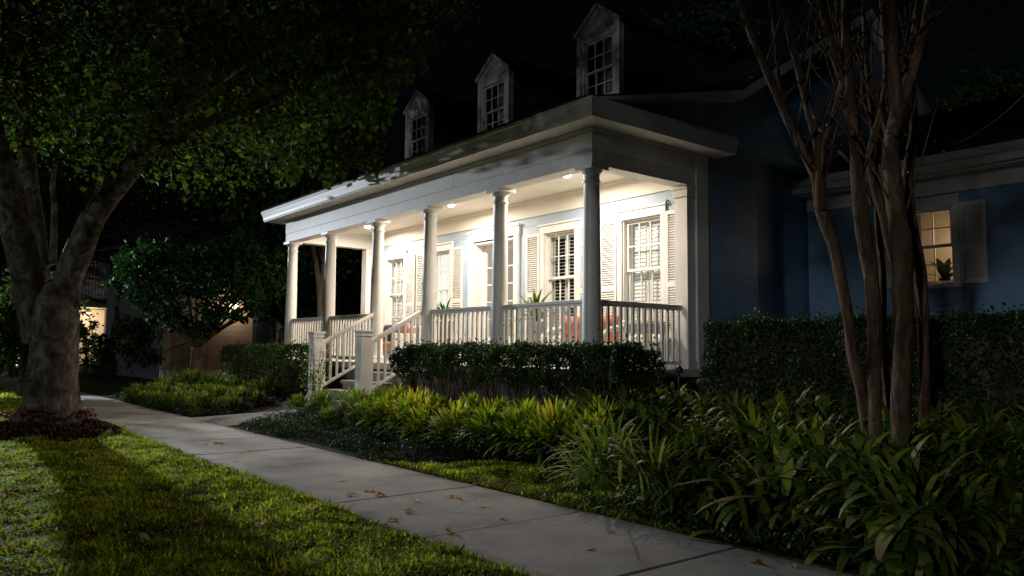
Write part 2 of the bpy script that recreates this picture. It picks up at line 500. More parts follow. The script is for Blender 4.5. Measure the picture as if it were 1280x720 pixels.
# sidewalk slabs
mb = MB()
joints = [-2.45*1.3, -3.6*1.3, -4.74*1.3, -6.2*1.3, -7.68*1.3]
joints = [-1.75, -3.235, -4.70, -6.20, -8.08, -9.97]
x = -9.97
while x > -90:
    x -= 1.5 if x > -40 else 6
    joints.append(x)
joints = [14, 12.5, 11, 9.5, 8, 6.5, 5, 3.5, 2, .5, -.6] + joints
random.seed(3)
for a, b_ in zip(joints[:-1], joints[1:]):
    g = .007 if abs(b_-(-9.97)) > .1 and abs(b_+3.235) > .1 else .016
    dz = random.uniform(-.004, .004)
    x0, x1 = b_+g, a-.007
    y0, y1 = 2.98, 4.55
    mb.box(x0, x1, y0, y1, -.1, dz)
sw = mb.build('sidewalk', MT['concrete'], bevel=.006)
tag(sw, 'grey concrete sidewalk slabs running past the front gardens', kind='structure')
mb = MB()
mb.prism([(-15.25, 4.56), (-13.35, 4.56), (-12.15, 5.6), (-12.05, 6.35), (-13.6, 6.35), (-13.95, 5.7)], 'z', -.1, .006)
wk = mb.build('front_walk', MT['concrete'], bevel=.006)
# the walk climbs with the ground
for v in wk.data.vertices:
    if v.co.z > -.05:
        v.co.z = .008+.30*float(sstep(5.0, 6.3, v.co.y))
tag(wk, 'short concrete walk from the sidewalk to the porch steps', kind='structure')

# ------------------------------------------------------------------ the house
FLOOR = 1.06
BEAMZ = 3.90
WALLY = 9.73
XL, XR = -18.18, -7.57
house = empty('house', (-12.8, 10, .4), 'blue and white cottage with a lit colonnaded front porch and three dormers', 'house')

def hp(mb_, name, mat, bevel=0, parent=house):
    return mb_.build(name, MT[mat] if isinstance(mat, str) else mat, parent, bevel)

# front wall with openings
wins = [(-16.75, 'D'), (-14.78, 'C'), (-10.73, 'B'), (-8.70, 'A')]
SZ0, SZ1 = 1.55, 3.55        # sash opening
ops = [(c-.43, c+.43, SZ0, SZ1) for c, _ in wins]+[(-13.45, -12.05, FLOOR, 3.62)]
ops.sort()
mb = MB()
xs = [XL+.02]+[v for o in ops for v in o[:2]]+[XR-.005]
for i in range(0, len(xs), 2):
    mb.box(xs[i], xs[i+1], WALLY, WALLY+.22, .3, 5.3)
for o in ops:
    mb.box(o[0], o[1], WALLY, WALLY+.22, o[3], 5.3)
    mb.box(o[0], o[1], WALLY, WALLY+.22, .3, o[2])
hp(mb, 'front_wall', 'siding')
# right side wall: front section, then a set-back section, both rising into the gable
def roofz(y):
    return 4.80+.25*(y-7.2) if y < 10.6 else 5.65+.60*(y-10.6)
RIDGE = 15.0
mb = MB()
mb.prism([(WALLY+.22, .2), (11.35, .2), (11.35, roofz(11.35)-.12), (10.6, roofz(10.6)-.12), (WALLY+.22, roofz(WALLY+.22)-.12)], 'x', XR-.3, XR)
mb.prism([(7.3, 4.705), (WALLY+.22, 4.705), (WALLY+.22, roofz(WALLY+.22)-.12), (7.3, roofz(7.3)-.06)], 'x', XR-.1, XR-.02)
yb = 2*RIDGE-10.6
mb.prism([(11.35, .2), (yb, .2), (yb, roofz(10.6)-.12), (RIDGE, roofz(RIDGE)-.12), (11.35, roofz(11.35)-.12)], 'x', -8.4, -8.12)
mb.prism([(11.35, 4.7), (yb, 4.7), (yb, roofz(10.6)-.12), (RIDGE, roofz(RIDGE)-.12), (11.35, roofz(11.35)-.12)], 'x', XR-.3, XR-.004)
mb.box(-8.4, XR-.3, 11.2, 11.345, .2, 5.5)
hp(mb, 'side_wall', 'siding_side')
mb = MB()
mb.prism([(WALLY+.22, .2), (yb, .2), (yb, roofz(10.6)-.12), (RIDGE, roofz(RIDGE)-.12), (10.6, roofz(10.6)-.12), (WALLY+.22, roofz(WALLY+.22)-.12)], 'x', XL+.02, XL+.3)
mb.box(XL+.3, XR-.3, yb-.3, yb, .2, 5.5)
hp(mb, 'side_wall', 'siding_side')
# roof: low pitch over the porch, steeper main roof behind
def roofpiece(y0, z0, y1, z1, t=.10, x0=XL-.42, x1=XR+.30):
    return [(y0, z0), (y1, z1), (y1, z1+t), (y0, z0+t)]
mb = MB()
ra, rb = XL-.42, XR+.26
mb.prism([(7.02, 4.67), (10.6, 5.57), (RIDGE, 8.21), (yb+.4, 5.33), (yb+.4, 5.43), (RIDGE, 8.30), (10.58, 5.64), (7.0, 4.69)], 'x', ra, rb)
hp(mb, 'roof', 'shingle')
mb = MB()   # rake boards at the right gable
mb.prism([(7.38, 4.60+.12), (10.6, 5.40), (RIDGE, 8.02), (yb+.4, 5.15), (yb+.4, 5.325), (RIDGE, 8.20), (10.6, 5.562), (7.38, 4.76)], 'x', rb-.2, rb+.025)
hp(mb, 'rake_board', 'trim_old')
# entablature
mb = MB()
mb.box(XL+.01, XR-.01, 7.466, 7.74, 4.10, 4.42)
for a_, b2 in ((XL, -14.62), (-14.616, -10.97), (-10.966, XR)):
    mb.box(a_, b2, 7.46, 7.4658, 4.10, 4.42)
mb.box(XR-.28, XR, 7.74, WALLY, 4.10, 4.42)
mb.box(XL, XL+.28, 7.74, WALLY, 4.10, 4.42)
mb.box(XL+.008, XR-.008, 7.468, 7.732, BEAMZ, 4.0995)
mb.box(XR-.272, XR-.008, 7.732, WALLY, BEAMZ, 4.0995)
mb.box(XL+.008, XL+.272, 7.732, WALLY, BEAMZ, 4.0995)
hp(mb, 'porch_beam', 'trim_old', .003)
# swept eave
prof = [(-.1, 4.425), (.36, 4.405), (.395, 4.405), (.395, 4.425), (.405, 4.44), (.412, 4.50), (.432, 4.56), (.445, 4.60), (.455, 4.605), (.455, 4.655), (.44, 4.66), (-.1, 4.70)]
mb = MB()
path = [(XR, 10.22, 1, 0), (XR, 7.46, 1, -1), (XL, 7.46, -1, -1), (XL, 9.73, -1, 0)]
vs = []
for (px_, py_, ox, oy) in path:
    for (d, z) in prof:
        vs.append((px_+ox*d, py_+oy*d, z))
n = len(prof); fs = []
for i in range(3):
    for k in range(n):
        k2 = (k+1) % n
        fs.append((i*n+k, i*n+k2, (i+1)*n+k2, (i+1)*n+k))
fs += [tuple(range(n)), tuple(range(4*n-1, 3*n-1, -1))]
mb.add(vs, fs)
mb.add([], [])
hp(mb, 'eave_cornice', 'trim_old')
mb = MB()   # bed mould under the soffit
mb.box(XL-.035, XR+.035, 7.425, 7.459, 4.365, 4.418)
mb.box(XR+.001, XR+.035, 7.459, 9.7, 4.365, 4.418)
hp(mb, 'bed_mould', 'trim_old', .008)
# ceiling and frieze
mb = MB()
mb.box(XL+.28, XR-.28, 7.74, WALLY-.04, 4.26, 4.30)
x = XL+.28
hp(mb, 'porch_ceiling', 'cream')
mb = MB()
mb.box(XL+.28, XR-.02, WALLY-.035, WALLY-.003, 3.92, 4.255)
mb.box(XL+.28, XR-.02, WALLY-.06, WALLY-.036, 4.20, 4.258)
hp(mb, 'frieze_board', 'cream', .004)
# floor, foundation
mb = MB()
mb.box(XL-.02, XR+.08, 7.36, WALLY, .94, FLOOR)
hp(mb, 'porch_floor', 'floor', .008)
mb = MB()
mb.box(XL+.1, XR-.03, 7.5, WALLY-.01, .1, .935)
hp(mb, 'foundation', 'brick')
# steps
mb = MB()
for i in range(4):
    z = FLOOR-.165*(i+1)
    y1 = 7.36-.29*i
    if i < 4:
        mb.box(-13.62, -12.02, y1-.31, y1-.002, z-.06, z)
        mb.box(-13.60, -12.04, y1-.27, y1-.004, .1, z-.062)
hp(mb, 'steps', 'step', .006)

# corner boards / pilasters
mb = MB()
mb.box(XR-.27, XR-.02, WALLY-.20, WALLY-.004, FLOOR, 3.72)
mb.box(XR-.30, XR+.004, WALLY-.23, WALLY-.004, 3.72, 3.76)
mb.box(XR-.28, XR-.004, WALLY-.215, WALLY-.004, 3.76, 3.84)
mb.box(XR-.31, XR+.012, WALLY-.24, WALLY-.004, 3.84, 3.898)
mb.box(XR-.30, XR+.004, WALLY-.23, WALLY-.004, FLOOR, FLOOR+.12)
hp(mb, 'pilaster', 'trim', .006)
mb = MB()
mb.box(XR-.02, XR+.018, WALLY-.01, 10.01, .3, 4.42)
hp(mb, 'corner_board', 'trim', .004)
mb = MB()
mb.box(XL+.03, XL+.28, WALLY-.20, WALLY-.004, FLOOR, 3.898)
hp(mb, 'pilaster', 'trim', .006)

# columns
colx = [-18.03, -15.95, -13.80, -11.88, -9.80, -7.72]
def make_column():
    m = MB()
    m.box(-.175, .175, -.175, .175, 0, .07)
    r0, r1 = .135, .112
    pr = [(.165, .072), (.172, .09), (.165, .115), (.145, .122), (.140, .15), (r0, .165)]
    for i in range(1, 13):
        t = i/12
        pr.append((r0-(r0-r1)*t**1.7, .165+(2.60-.165)*t))
    pr += [(.125, 2.605), (.125, 2.63), (r1, 2.638), (r1, 2.72), (.12, 2.725), (.15, 2.765), (.155, 2.78)]
    m.lathe(0, 0, pr, 32)
    m.box(-.17, .17, -.17, .17, 2.78, 2.838)
    return m
cm = make_column()
c0 = None
for x in colx:
    if c0 is None:
        c0 = cm.build('column', MT['trim'], None, .005)
        c0.parent = house
        o = c0
    else:
        o = c0.copy(); COL.objects.link(o)
    o.location = Vector((x, 7.6, FLOOR+.001))-house.location

# railings
bal = MB(); bal.box(-.019, .019, -.019, .019, 0, 1)
def railing(p, q, z0a, z0b, step=.125, name='railing', low=.09, high=.92, wtop=.085):
    """p,q plan points; z0a/z0b floor height at both ends"""
    p = Vector((*p, 0)); q = Vector((*q, 0))
    root = bpy.data.objects.new(name, None); COL.objects.link(root); root.parent = house
    root.empty_display_size = .1
    root.location = (0, 0, 0)
    m = MB()
    a = Vector((p.x, p.y, z0a+high)); b_ = Vector((q.x, q.y, z0b+high))
    m.obox(a+Vector((0, 0, .03)), b_+Vector((0, 0, .03)), wtop, .045)
    m.obox(a-Vector((0, 0, .012)), b_-Vector((0, 0, .012)), .045, .036)
    t = m.build('top_rail', MT['trim'], None, .006); t.parent = root; t.location = -house.location
    m = MB()
    m.obox(Vector((p.x, p.y, z0a+low)), Vector((q.x, q.y, z0b+low)), .055, .05)
    t = m.build('bottom_rail', MT['trim'], None, .005); t.parent = root; t.location = -house.location
    L = (q-p).length
    n = max(2, int(round(L/step)))
    global BAL0
    for i in range(n):
        s = (i+.5)/n
        c = p.lerp(q, s)
        za = z0a+(z0b-z0a)*s
        if BAL0 is None:
            BAL0 = bal.build('baluster', MT['trim'], None)
            o = BAL0
        else:
            o = BAL0.copy(); COL.objects.link(o)
        o.parent = root
        o.location = Vector((c.x, c.y, za+low+.02))-house.location
        o.scale = (1, 1, high-low-.05)
    return root
BAL0 = None
for i in (0, 1, 3, 4):
    railing((colx[i]+.13, 7.6), (colx[i+1]-.13, 7.6), FLOOR, FLOOR, .13)
railing((-7.72, 7.73), (-7.72, WALLY-.21), FLOOR, FLOOR, .13)
railing((colx[0], 7.73), (colx[0], WALLY-.21), FLOOR, FLOOR, .16)
# stair rails and newels
NY = 6.32
for (xx, xn) in ((-13.73, -13.76), (-11.93, -11.9)):
    railing((xx, 7.47), (xn, NY+.1), FLOOR+.02, .50, .13, low=.10, high=.90)
    m = MB()
    m.box(xn-.1, xn+.1, NY-.1, NY+.1, .1, 1.53)
    m.box(xn-.115, xn+.115, NY-.115, NY+.115, 1.53, 1.555)
    m.box(xn-.108, xn+.108, NY-.108, NY+.108, 1.555, 1.60)
    m.box(xn-.125, xn+.125, NY-.125, NY+.125, 1.60, 1.635)
    hp(m, 'newel_post', 'trim', .006)

# windows
def sash_window(c, z0, z1, w, y, room, parent=house, depthroom=.55, cols=3, rows=2, split=.43, shutters=(1, 1), louvre=True, gap=1.0, tilt=.6, recess=.10, head=.14, plants=False, nm='window'):
    """double-hung window: casing, two sashes with muntins, glass, interior louvred shutters, the room beyond"""
    root = bpy.data.objects.new(nm, None); COL.objects.link(root); root.parent = parent
    root.empty_display_size = .1
    def B(m, n_, mat, bv=0):
        o = m.build(n_, MT[mat] if isinstance(mat, str) else mat, None, bv)
        o.parent = root; o.location = -Vector(parent.location)
        return o
    x0, x1 = c-w/2, c+w/2
    m = MB()   # casing
    cw = .10
    m.box(x0-cw, x0, y-.035, y+.002, z0-.02, z1)
    m.box(x1, x1+cw, y-.035, y+.002, z0-.02, z1)
    m.box(x0-cw-.01, x1+cw+.01, y-.038, y+.002, z1+.001, z1+head)
    m.box(x0-cw-.03, x1+cw+.03, y-.065, y+.002, z1+head+.001, z1+head+.04)
    m.box(x0-cw-.03, x1+cw+.03, y-.085, y+.05, z0-.075, z0-.021)
    # jamb lining
    m.box(x0+.001, x0+.022, y+.002, y+.21, z0, z1)
    m.box(x1-.022, x1-.001, y+.002, y+.21, z0, z1)
    m.box(x0+.022, x1-.022, y+.002, y+.21, z1-.022, z1-.001)
    m.box(x0+.022, x1-.022, y+.002, y+.21, z0-.02, z0+.012)
    B(m, 'frame', 'trim', .004)
    zm = z0+(z1-z0)*(1-split)
    for (a, b_, yy) in ((zm-.02, z1-.022, y+recess-.03), (z0+.012, zm+.022, y+recess+.012)):
        m = MB()
        s = .045
        m.box(x0+.023, x0+.023+s, yy, yy+.035, a, b_)
        m.box(x1-.023-s, x1-.023, yy, yy+.035, a, b_)
        m.box(x0+.023+s, x1-.023-s, yy, yy+.035, a, a+s)
        m.box(x0+.023+s, x1-.023-s, yy, yy+.035, b_-s, b_)
        ww = (x1-x0-.046-2*s)
        for k in range(1, cols):
            xx = x0+.023+s+ww*k/cols
            m.box(xx-.009, xx+.009, yy+.006, yy+.03, a+s, b_-s)
        for k in range(1, rows):
            zz = a+s+(b_-a-2*s)*k/rows
            m.box(x0+.023+s, x1-.023-s, yy+.007, yy+.029, zz-.009, zz+.009)
        B(m, 'sash', 'trim')
        g = MB()
        g.box(x0+.05, x1-.05, yy+.016, yy+.019, a+.03, b_-.03)
        B(g, 'glass_pane', 'glass')
    if louvre:
        m = MB()
        yy = y+.20
        nl = int((z1-z0-.1)/.068)
        for hx0, hx1 in ((x0+.05, c-.012), (c+.012, x1-.05)):
            m.box(hx0, hx0+.045, yy-.012, yy+.012, z0+.02, z1-.03)
            m.box(hx1-.045, hx1, yy-.012, yy+.012, z0+.02, z1-.03)
            m.box(hx0+.045, hx1-.045, yy-.012, yy+.012, z1-.10, z1-.03)
            m.box(hx0+.045, hx1-.045, yy-.012, yy+.012, z0+.02, z0+.10)
            for k in range(nl):
                zz = z0+.12+k*(z1-z0-.24)/nl+.02
                dy = .030*math.cos(tilt); dz = .030*math.sin(tilt)
                vs = []
                for xx in (hx0+.047, hx1-.047):
                    vs += [(xx, yy-dy, zz-dz-.003), (xx, yy+dy, zz+dz-.003), (xx, yy+dy, zz+dz+.003), (xx, yy-dy, zz-dz+.003)]
                m.add(vs, [(0, 1, 2, 3), (7, 6, 5, 4), (0, 4, 5, 1), (1, 5, 6, 2), (2, 6, 7, 3), (3, 7, 4, 0)])
        B(m, 'interior_louvres', 'trim')
    m = MB()
    d = depthroom
    m.box(x0-.3, x1+.3, y+.22+d, y+.24+d, z0-.3, z1+.3)
    B(m, 'room_wall', room)
    m = MB()
    m.box(x0-.32, x0-.3, y+.221, y+.24+d, z0-.3, z1+.3)
    m.box(x1+.3, x1+.32, y+.221, y+.24+d, z0-.3, z1+.3)
    m.box(x0-.3, x1+.3, y+.221, y+.22+d, z1+.3, z1+.32)
    m.box(x0-.3, x1+.3, y+.221, y+.22+d, z0-.32, z0-.3)
    B(m, 'room_side', 'room_dark')
    # outside louvred shutters
    for sgn, on in ((-1, shutters[0]), (1, shutters[1])):
        if not on: continue
        sw_ = .40*on
        a = x0-cw-.012-sw_ if sgn < 0 else x1+cw+.012
        b_ = a+sw_
        m = MB()
        yy0, yy1 = y-.045, y-.012
        s = .05
        zt = z1+.03; zb = z0-.02
        m.box(a, a+s, yy0, yy1, zb, zt); m.box(b_-s, b_, yy0, yy1, zb, zt)
        mid = zb+(zt-zb)*.42
        for q0, q1 in ((zb, zb+.09), (mid-.04, mid+.04), (zt-.06, zt)):
            m.box(a+s, b_-s, yy0+.001, yy1-.001, q0, q1)
        for lo, hi in ((zb+.09, mid-.04), (mid+.04, zt-.06)):
            k = lo+.015
            while k < hi-.01:
                vs = []
                for xx in (a+s, b_-s):
                    vs += [(xx, yy0+.003, k-.010), (xx, yy1, k+.016), (xx, yy1, k+.021), (xx, yy0+.003, k-.004)]
                m.add(vs, [(0, 1, 2, 3), (7, 6, 5, 4), (0, 4, 5, 1), (1, 5, 6, 2), (2, 6, 7, 3), (3, 7, 4, 0)])
                k += .04
        m.box(a+s, b_-s, yy1-.002, yy1+.004, zb+.02, zt-.02)
        B(m, 'shutter', 'trim')
    return root

for c, nme in wins:
    room = {'A': 'room_soft', 'B': 'room_dark', 'C': 'room_lit', 'D': 'room_soft'}[nme]
    tl = {'A': 1.2, 'B': .28, 'C': .5, 'D': .75}[nme]
    sash_window(c, SZ0, SZ1, .86, WALLY, room, depthroom=.5 if nme == 'B' else .06, tilt=tl, louvre=nme != 'C', shutters=(1, .78) if nme == 'A' else (1, 1))
# front door
root = bpy.data.objects.new('front_door', None); COL.objects.link(root); root.parent = house; root.empty_display_size = .1
def DB(m, n_, mat, bv=0):
    o = m.build(n_, MT[mat], None, bv); o.parent = root; o.location = -house.location; return o
m = MB()
m.box(-13.60, -13.45, WALLY-.05, WALLY+.0, FLOOR, 3.62); m.box(-12.05, -11.90, WALLY-.05, WALLY, FLOOR, 3.62)
m.box(-13.62, -11.88, WALLY-.055, WALLY, 3.621, 3.80); m.box(-13.65, -11.85, WALLY-.085, WALLY, 3.801, 3.84)
m.box(-13.449, -13.42, WALLY, WALLY+.33, FLOOR, 3.60); m.box(-12.08, -12.051, WALLY, WALLY+.33, FLOOR, 3.60)
m.box(-13.42, -12.08, WALLY, WALLY+.33, 3.56, 3.60)
DB(m, 'door_frame', 'trim', .004)
m = MB()
dy = WALLY+.24
for a, b_ in ((-13.42, -12.755), (-12.745, -12.08)):
    m.box(a, a+.09, dy, dy+.045, FLOOR+.01, 3.55); m.box(b_-.09, b_, dy, dy+.045, FLOOR+.01, 3.55)
    m.box(a+.09, b_-.09, dy, dy+.045, 3.44, 3.55); m.box(a+.09, b_-.09, dy, dy+.045, FLOOR+.01, FLOOR+.55)
    for k in range(1, 5):
        z = FLOOR+.55+(3.44-FLOOR-.55)*k/5
        m.box(a+.09, b_-.09, dy+.008, dy+.037, z-.011, z+.011)
    xm = (a+b_)/2
    m.box(xm-.011, xm+.011, dy+.009, dy+.036, FLOOR+.55, 3.44)
DB(m, 'door_leaf', 'trim', .003)
m = MB(); m.box(-13.40, -12.10, dy+.02, dy+.024, FLOOR+.5, 3.46); DB(m, 'glass_pane', 'glass')
m = MB(); m.box(-13.44, -12.06, dy+.07, dy+.08, FLOOR, 3.6); DB(m, 'curtain', 'room_door')
m = MB(); m.tube([(-12.80, dy-.05, 2.05), (-12.80, dy-.05, 2.22)], [.014, .014], 8); m.box(-12.815, -12.785, dy-.05, dy, 2.06, 2.08); m.box(-12.815, -12.785, dy-.05, dy, 2.19, 2.21)
DB(m, 'door_handle', 'dark_metal')

# dormers
for c, vis in ((-15.82, 1), (-12.80, 1), (-9.70, 1)):
    root = bpy.data.objects.new('dormer', None); COL.objects.link(root); root.parent = house; root.empty_display_size = .1
    def DD(m, n_, mat, bv=0):
        o = m.build(n_, MT[mat], None, bv); o.parent = root; o.location = -house.location; return o
    hw = .53; zt = 7.16; zp = 7.56; yf = 9.70; zb = 5.35
    wx = .36; wz0, wz1 = 5.86, 6.94
    m = MB()
    m.box(c-hw, c-wx, yf, yf+.12, zb, zt); m.box(c+wx, c+hw, yf, yf+.12, zb, zt)
    m.box(c-wx, c+wx, yf, yf+.12, zb, wz0); m.box(c-wx, c+wx, yf, yf+.12, wz1, zt)
    m.prism([(c-hw, zt+.001), (c+hw, zt+.001), (c, zp-.03)], 'y', yf, yf+.12)
    m.box(c-hw-.012, c-hw+.09, yf-.015, yf-.001, zb, zt-.01)
    m.box(c+hw-.09, c+hw+.012, yf-.015, yf-.001, zb, zt-.01)
    m.box(c-wx-.05, c+wx+.05, yf-.016, yf-.001, wz1+.001, wz1+.07)
    for sg in (-1, 1):
        m.obox((c+sg*(hw+.05), yf-.03, zt-.035), (c+sg*.004, yf-.03, zp+.005), .06, .055)
    DD(m, 'dormer_front', 'trim_old', .003)
    m = MB()
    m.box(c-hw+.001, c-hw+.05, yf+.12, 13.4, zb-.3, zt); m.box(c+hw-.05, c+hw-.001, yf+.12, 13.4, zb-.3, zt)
    DD(m, 'dormer_cheek', 'shaded_siding')
    m = MB()
    for sg in (-1, 1):
        e = c+sg*(hw+.07); t = .035
        z_e = zt-.03
        poly = [(e, z_e), (c, zp+.03), (c, zp+.03+t), (e, z_e+t)]
        m.prism(poly, 'y', yf-.02, 14.4)
    DD(m, 'dormer_roof', 'shingle')
    m = MB()
    zm = (wz0+wz1)/2-.05
    for a, b_, yy in ((zm, wz1, yf+.03), (wz0, zm+.04, yf+.06)):
        s = .04
        m.box(c-wx, c-wx+s, yy, yy+.03, a, b_); m.box(c+wx-s, c+wx, yy, yy+.03, a, b_)
        m.box(c-wx+s, c+wx-s, yy, yy+.03, a, a+s); m.box(c-wx+s, c+wx-s, yy, yy+.03, b_-s, b_)
        for k in (1, 2):
            xx = c-wx+s+(2*wx-2*s)*k/3
            m.box(xx-.01, xx+.01, yy+.003, yy+.027, a+s, b_-s)
        zz = (a+b_)/2
        m.box(c-wx+s, c+wx-s, yy+.004, yy+.026, zz-.01, zz+.01)
    DD(m, 'sash', 'trim')
    m = MB(); m.box(c-wx+.02, c+wx-.02, yf+.075, yf+.079, wz0+.02, wz1-.02); DD(m, 'glass_pane', 'glass')
    m = MB(); m.box(c-.02, c+wx, yf+.13, yf+.14, wz0, wz1)
    DD(m, 'curtain', 'blind')
    m = MB(); m.box(c-hw+.06, c+hw-.06, yf+.5, yf+.52, zb, zt); DD(m, 'room_wall', 'room_dark')

# wing
WY = 13.75
wo = (-6.13, -5.43, 2.50, 3.80)
wx0, wx1 = -8.05, 4.5
mb = MB()
mb.box(wx0, wo[0], WY, WY+.22, .1, 4.30); mb.box(wo[1], wx1, WY, WY+.22, .1, 4.30)
mb.box(wo[0], wo[1], WY, WY+.22, .1, wo[2]); mb.box(wo[0], wo[1], WY, WY+.22, wo[3], 4.30)
mb.box(wx1-.2, wx1, WY+.22, 19, .1, 4.3)
mb.box(wx0, wx1-.2, 18.8, 19, .1, 4.3)
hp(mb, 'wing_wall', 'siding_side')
mb = MB()
mb.box(wx0-.0, wx1+.02, WY-.03, WY-.002, 4.02, 4.299)
mb.box(wx0-.22, wx1+.3, WY-.40, WY-.30, 4.33, 4.56)
mb.box(wx0-.22, wx1+.3, WY-.299, WY+.1, 4.30, 4.33)
mb.box(wx0-.24, wx1+.32, WY-.46, WY-.401, 4.46, 4.60)
mb.box(wx0-.22, wx0-.12, WY-.299, WY+.1, 4.331, 4.56)
hp(mb, 'wing_cornice', 'trim_old', .004)
mb = MB()
mb.prism([(WY-.46, 4.602), (16.4, 6.15), (19.3, 4.6), (19.3, 4.68), (16.4, 6.25), (WY-.46, 4.68)], 'x', wx0-.24, wx1+.32)
hp(mb, 'wing_roof', 'shingle')
mb = MB(); mb.prism([(WY+.1, 4.3), (16.4, 6.1), (19, 4.7), (19, 4.3)], 'x', wx1-.15, wx1); hp(mb, 'wing_gable', 'siding_side')
w_ = sash_window((wo[0]+wo[1])/2, wo[2], wo[3], wo[1]-wo[0], WY, 'room_cream', cols=2, rows=2, split=.5, shutters=(1, 1), louvre=False, depthroom=.9, recess=.08)

ld = bpy.data.lights.new('room_lamp', 'POINT'); ld.energy = 34; ld.color = (1, .60, .30); ld.shadow_soft_size = .12
lo = bpy.data.objects.new('room_lamp', ld); COL.objects.link(lo); lo.parent = house; lo.location = Vector((-5.22, WY+.55, 3.35))-house.location
m = MB(); m.lathe(-5.22, WY+.55, [(.13, 3.42), (.08, 3.60), (.03, 3.62)], 16); hp(m, 'lamp_shade', 'trim')
# ceiling lights
lamp_d = None
for (x, y) in ((-9.40, 8.68), (-12.90, 8.74), (-16.50, 8.80)):
    root = bpy.data.objects.new('ceiling_light', None); COL.objects.link(root); root.parent = house
    root.location = Vector((x, y, 4.26))-house.location
    m = MB(); m.lathe(0, 0, [(.10, -.001), (.105, -.012), (.09, -.022), (.07, -.022)], 24)
    o = m.build('trim_ring', MT['trim'], None); o.parent = root
    m = MB(); m.lathe(0, 0, [(.07, -.022), (.07, -.032), (.062, -.046), (.045, -.058), (.022, -.065), (.006, -.067)], 20)
    o = m.build('bulb', MT['lamp_glow'], None); o.parent = root
    ld = bpy.data.lights.new('ceiling_lamp', 'AREA'); ld.shape = 'DISK'; ld.size = .12
    ld.energy = 136; ld.color = (1.0, .86, .69)
    lo = bpy.data.objects.new('ceiling_lamp', ld); COL.objects.link(lo); lo.parent = root
    lo.location = (0, 0, -.098)
# security camera + sensor
m = MB()
m.lathe(-17.35, 9.55, [(.055, 4.255), (.055, 4.22), (.045, 4.17), (.02, 4.14)], 16)
hp(m, 'security_camera', 'dark_metal')
m = MB(); m.box(-17.95, -17.85, 9.60, 9.69, 3.75, 3.87); hp(m, 'motion_sensor', 'trim', .01)
m = MB(); m.tube([(-8.06, 9.70, 3.72), (-8.06, 9.62, 3.74), (-8.06, 9.60, 3.70), (-8.06, 9.61, 3.58)], [.012]*4, 6); hp(m, 'hook', 'dark_metal')

# orchid pot inside the amber window
def blade_leaf(root, az, L, W, el, droop, seg=6, fold=.15, tw=0, curl=1.0):
    """one strap leaf as (seg+1)*2 verts"""
    pts = []
    p = np.array(root, float)
    e = el
    d_h = np.array([math.cos(az), math.sin(az), 0])
    side = np.array([-math.sin(az), math.cos(az), 0])
    for i in range(seg+1):
        t = i/seg
        w = W*(math.sin(PI*min(1, (t*.86+.14)))**.7)*(1 if t < .98 else .2)
        if t > .999: w = W*.06
        pts.append(p-side*w/2+np.array([0, 0, fold*w*.3])); pts.append(p+side*w/2+np.array([0, 0, fold*w*.3]))
        st = L/seg
        p = p+(d_h*math.cos(e)+np.array([0, 0, math.sin(e)]))*st
        e -= droop/seg*(.4+1.2*t)*curl
    return pts
SEGF = lambda seg: [[2*i, 2*i+1, 2*i+3, 2*i+2] for i in range(seg)]

m = MB(); m.lathe(-5.72, WY+.32, [(.07, 2.48), (.09, 2.62), (.10, 2.62)], 14)
orch = empty('potted_orchid', (-5.72, WY+.32, 2.48), 'dark broad-leaved houseplant silhouetted inside the amber-lit right window', 'houseplant')
m.build('pot', MT['dark_metal'], orch)
vv = []
for az, L, el, dr in ((.2, .44, 1.1, 1.0), (2.9, .46, 1.15, 1.0), (1.2, .40, 1.4, .5), (3.5, .36, .5, 1.0), (-.3, .38, .55, 1.2), (4.4, .42, 1.3, .8)):
    vv += blade_leaf((-5.72, WY+.32, 2.60), az, L, .17, el, dr)
np_mesh('foliage', vv, 14, MT['hedge_leaf'], np.full(6, .1), orch, (-5.72, WY+.32, 2.48), faces=SEGF(6))
m = MB(); m.box(-6.1, -5.46, WY+.23, WY+.45, 2.455, 2.475); m.parent = None
hp(m, 'window_shelf', 'dark_metal')

# ------------------------------------------------------------------ leaf clouds
def leaf_quads(cent, size, asp=.5, up=0.0, rng=RNG, flatness=0.0):
    """random oriented pointed leaves: diamond of 4 verts each. cent (N,3), size (N,)"""
    n = len(cent)
    a = rng.normal(size=(n, 3)); a[:, 2] -= up*0; a /= np.linalg.norm(a, axis=1, keepdims=True)
    b = rng.normal(size=(n, 3)); b[:, 2] *= (1-flatness)
    b -= a*(a*b).sum(1, keepdims=True); b /= np.linalg.norm(b, axis=1, keepdims=True)
    s = size[:, None]
    v = np.stack([cent-a*s*.5, cent+b*s*asp*.5+a*s*.05, cent+a*s*.5, cent-b*s*asp*.5+a*s*.05], 1)
    return v.reshape(-1, 3)

def foliage(name, cent, size, mat, tint, parent=None, asp=.5, loc=(0, 0, 0)):
    return np_mesh(name, leaf_quads(cent, size, asp), 4, mat, tint, parent, loc)

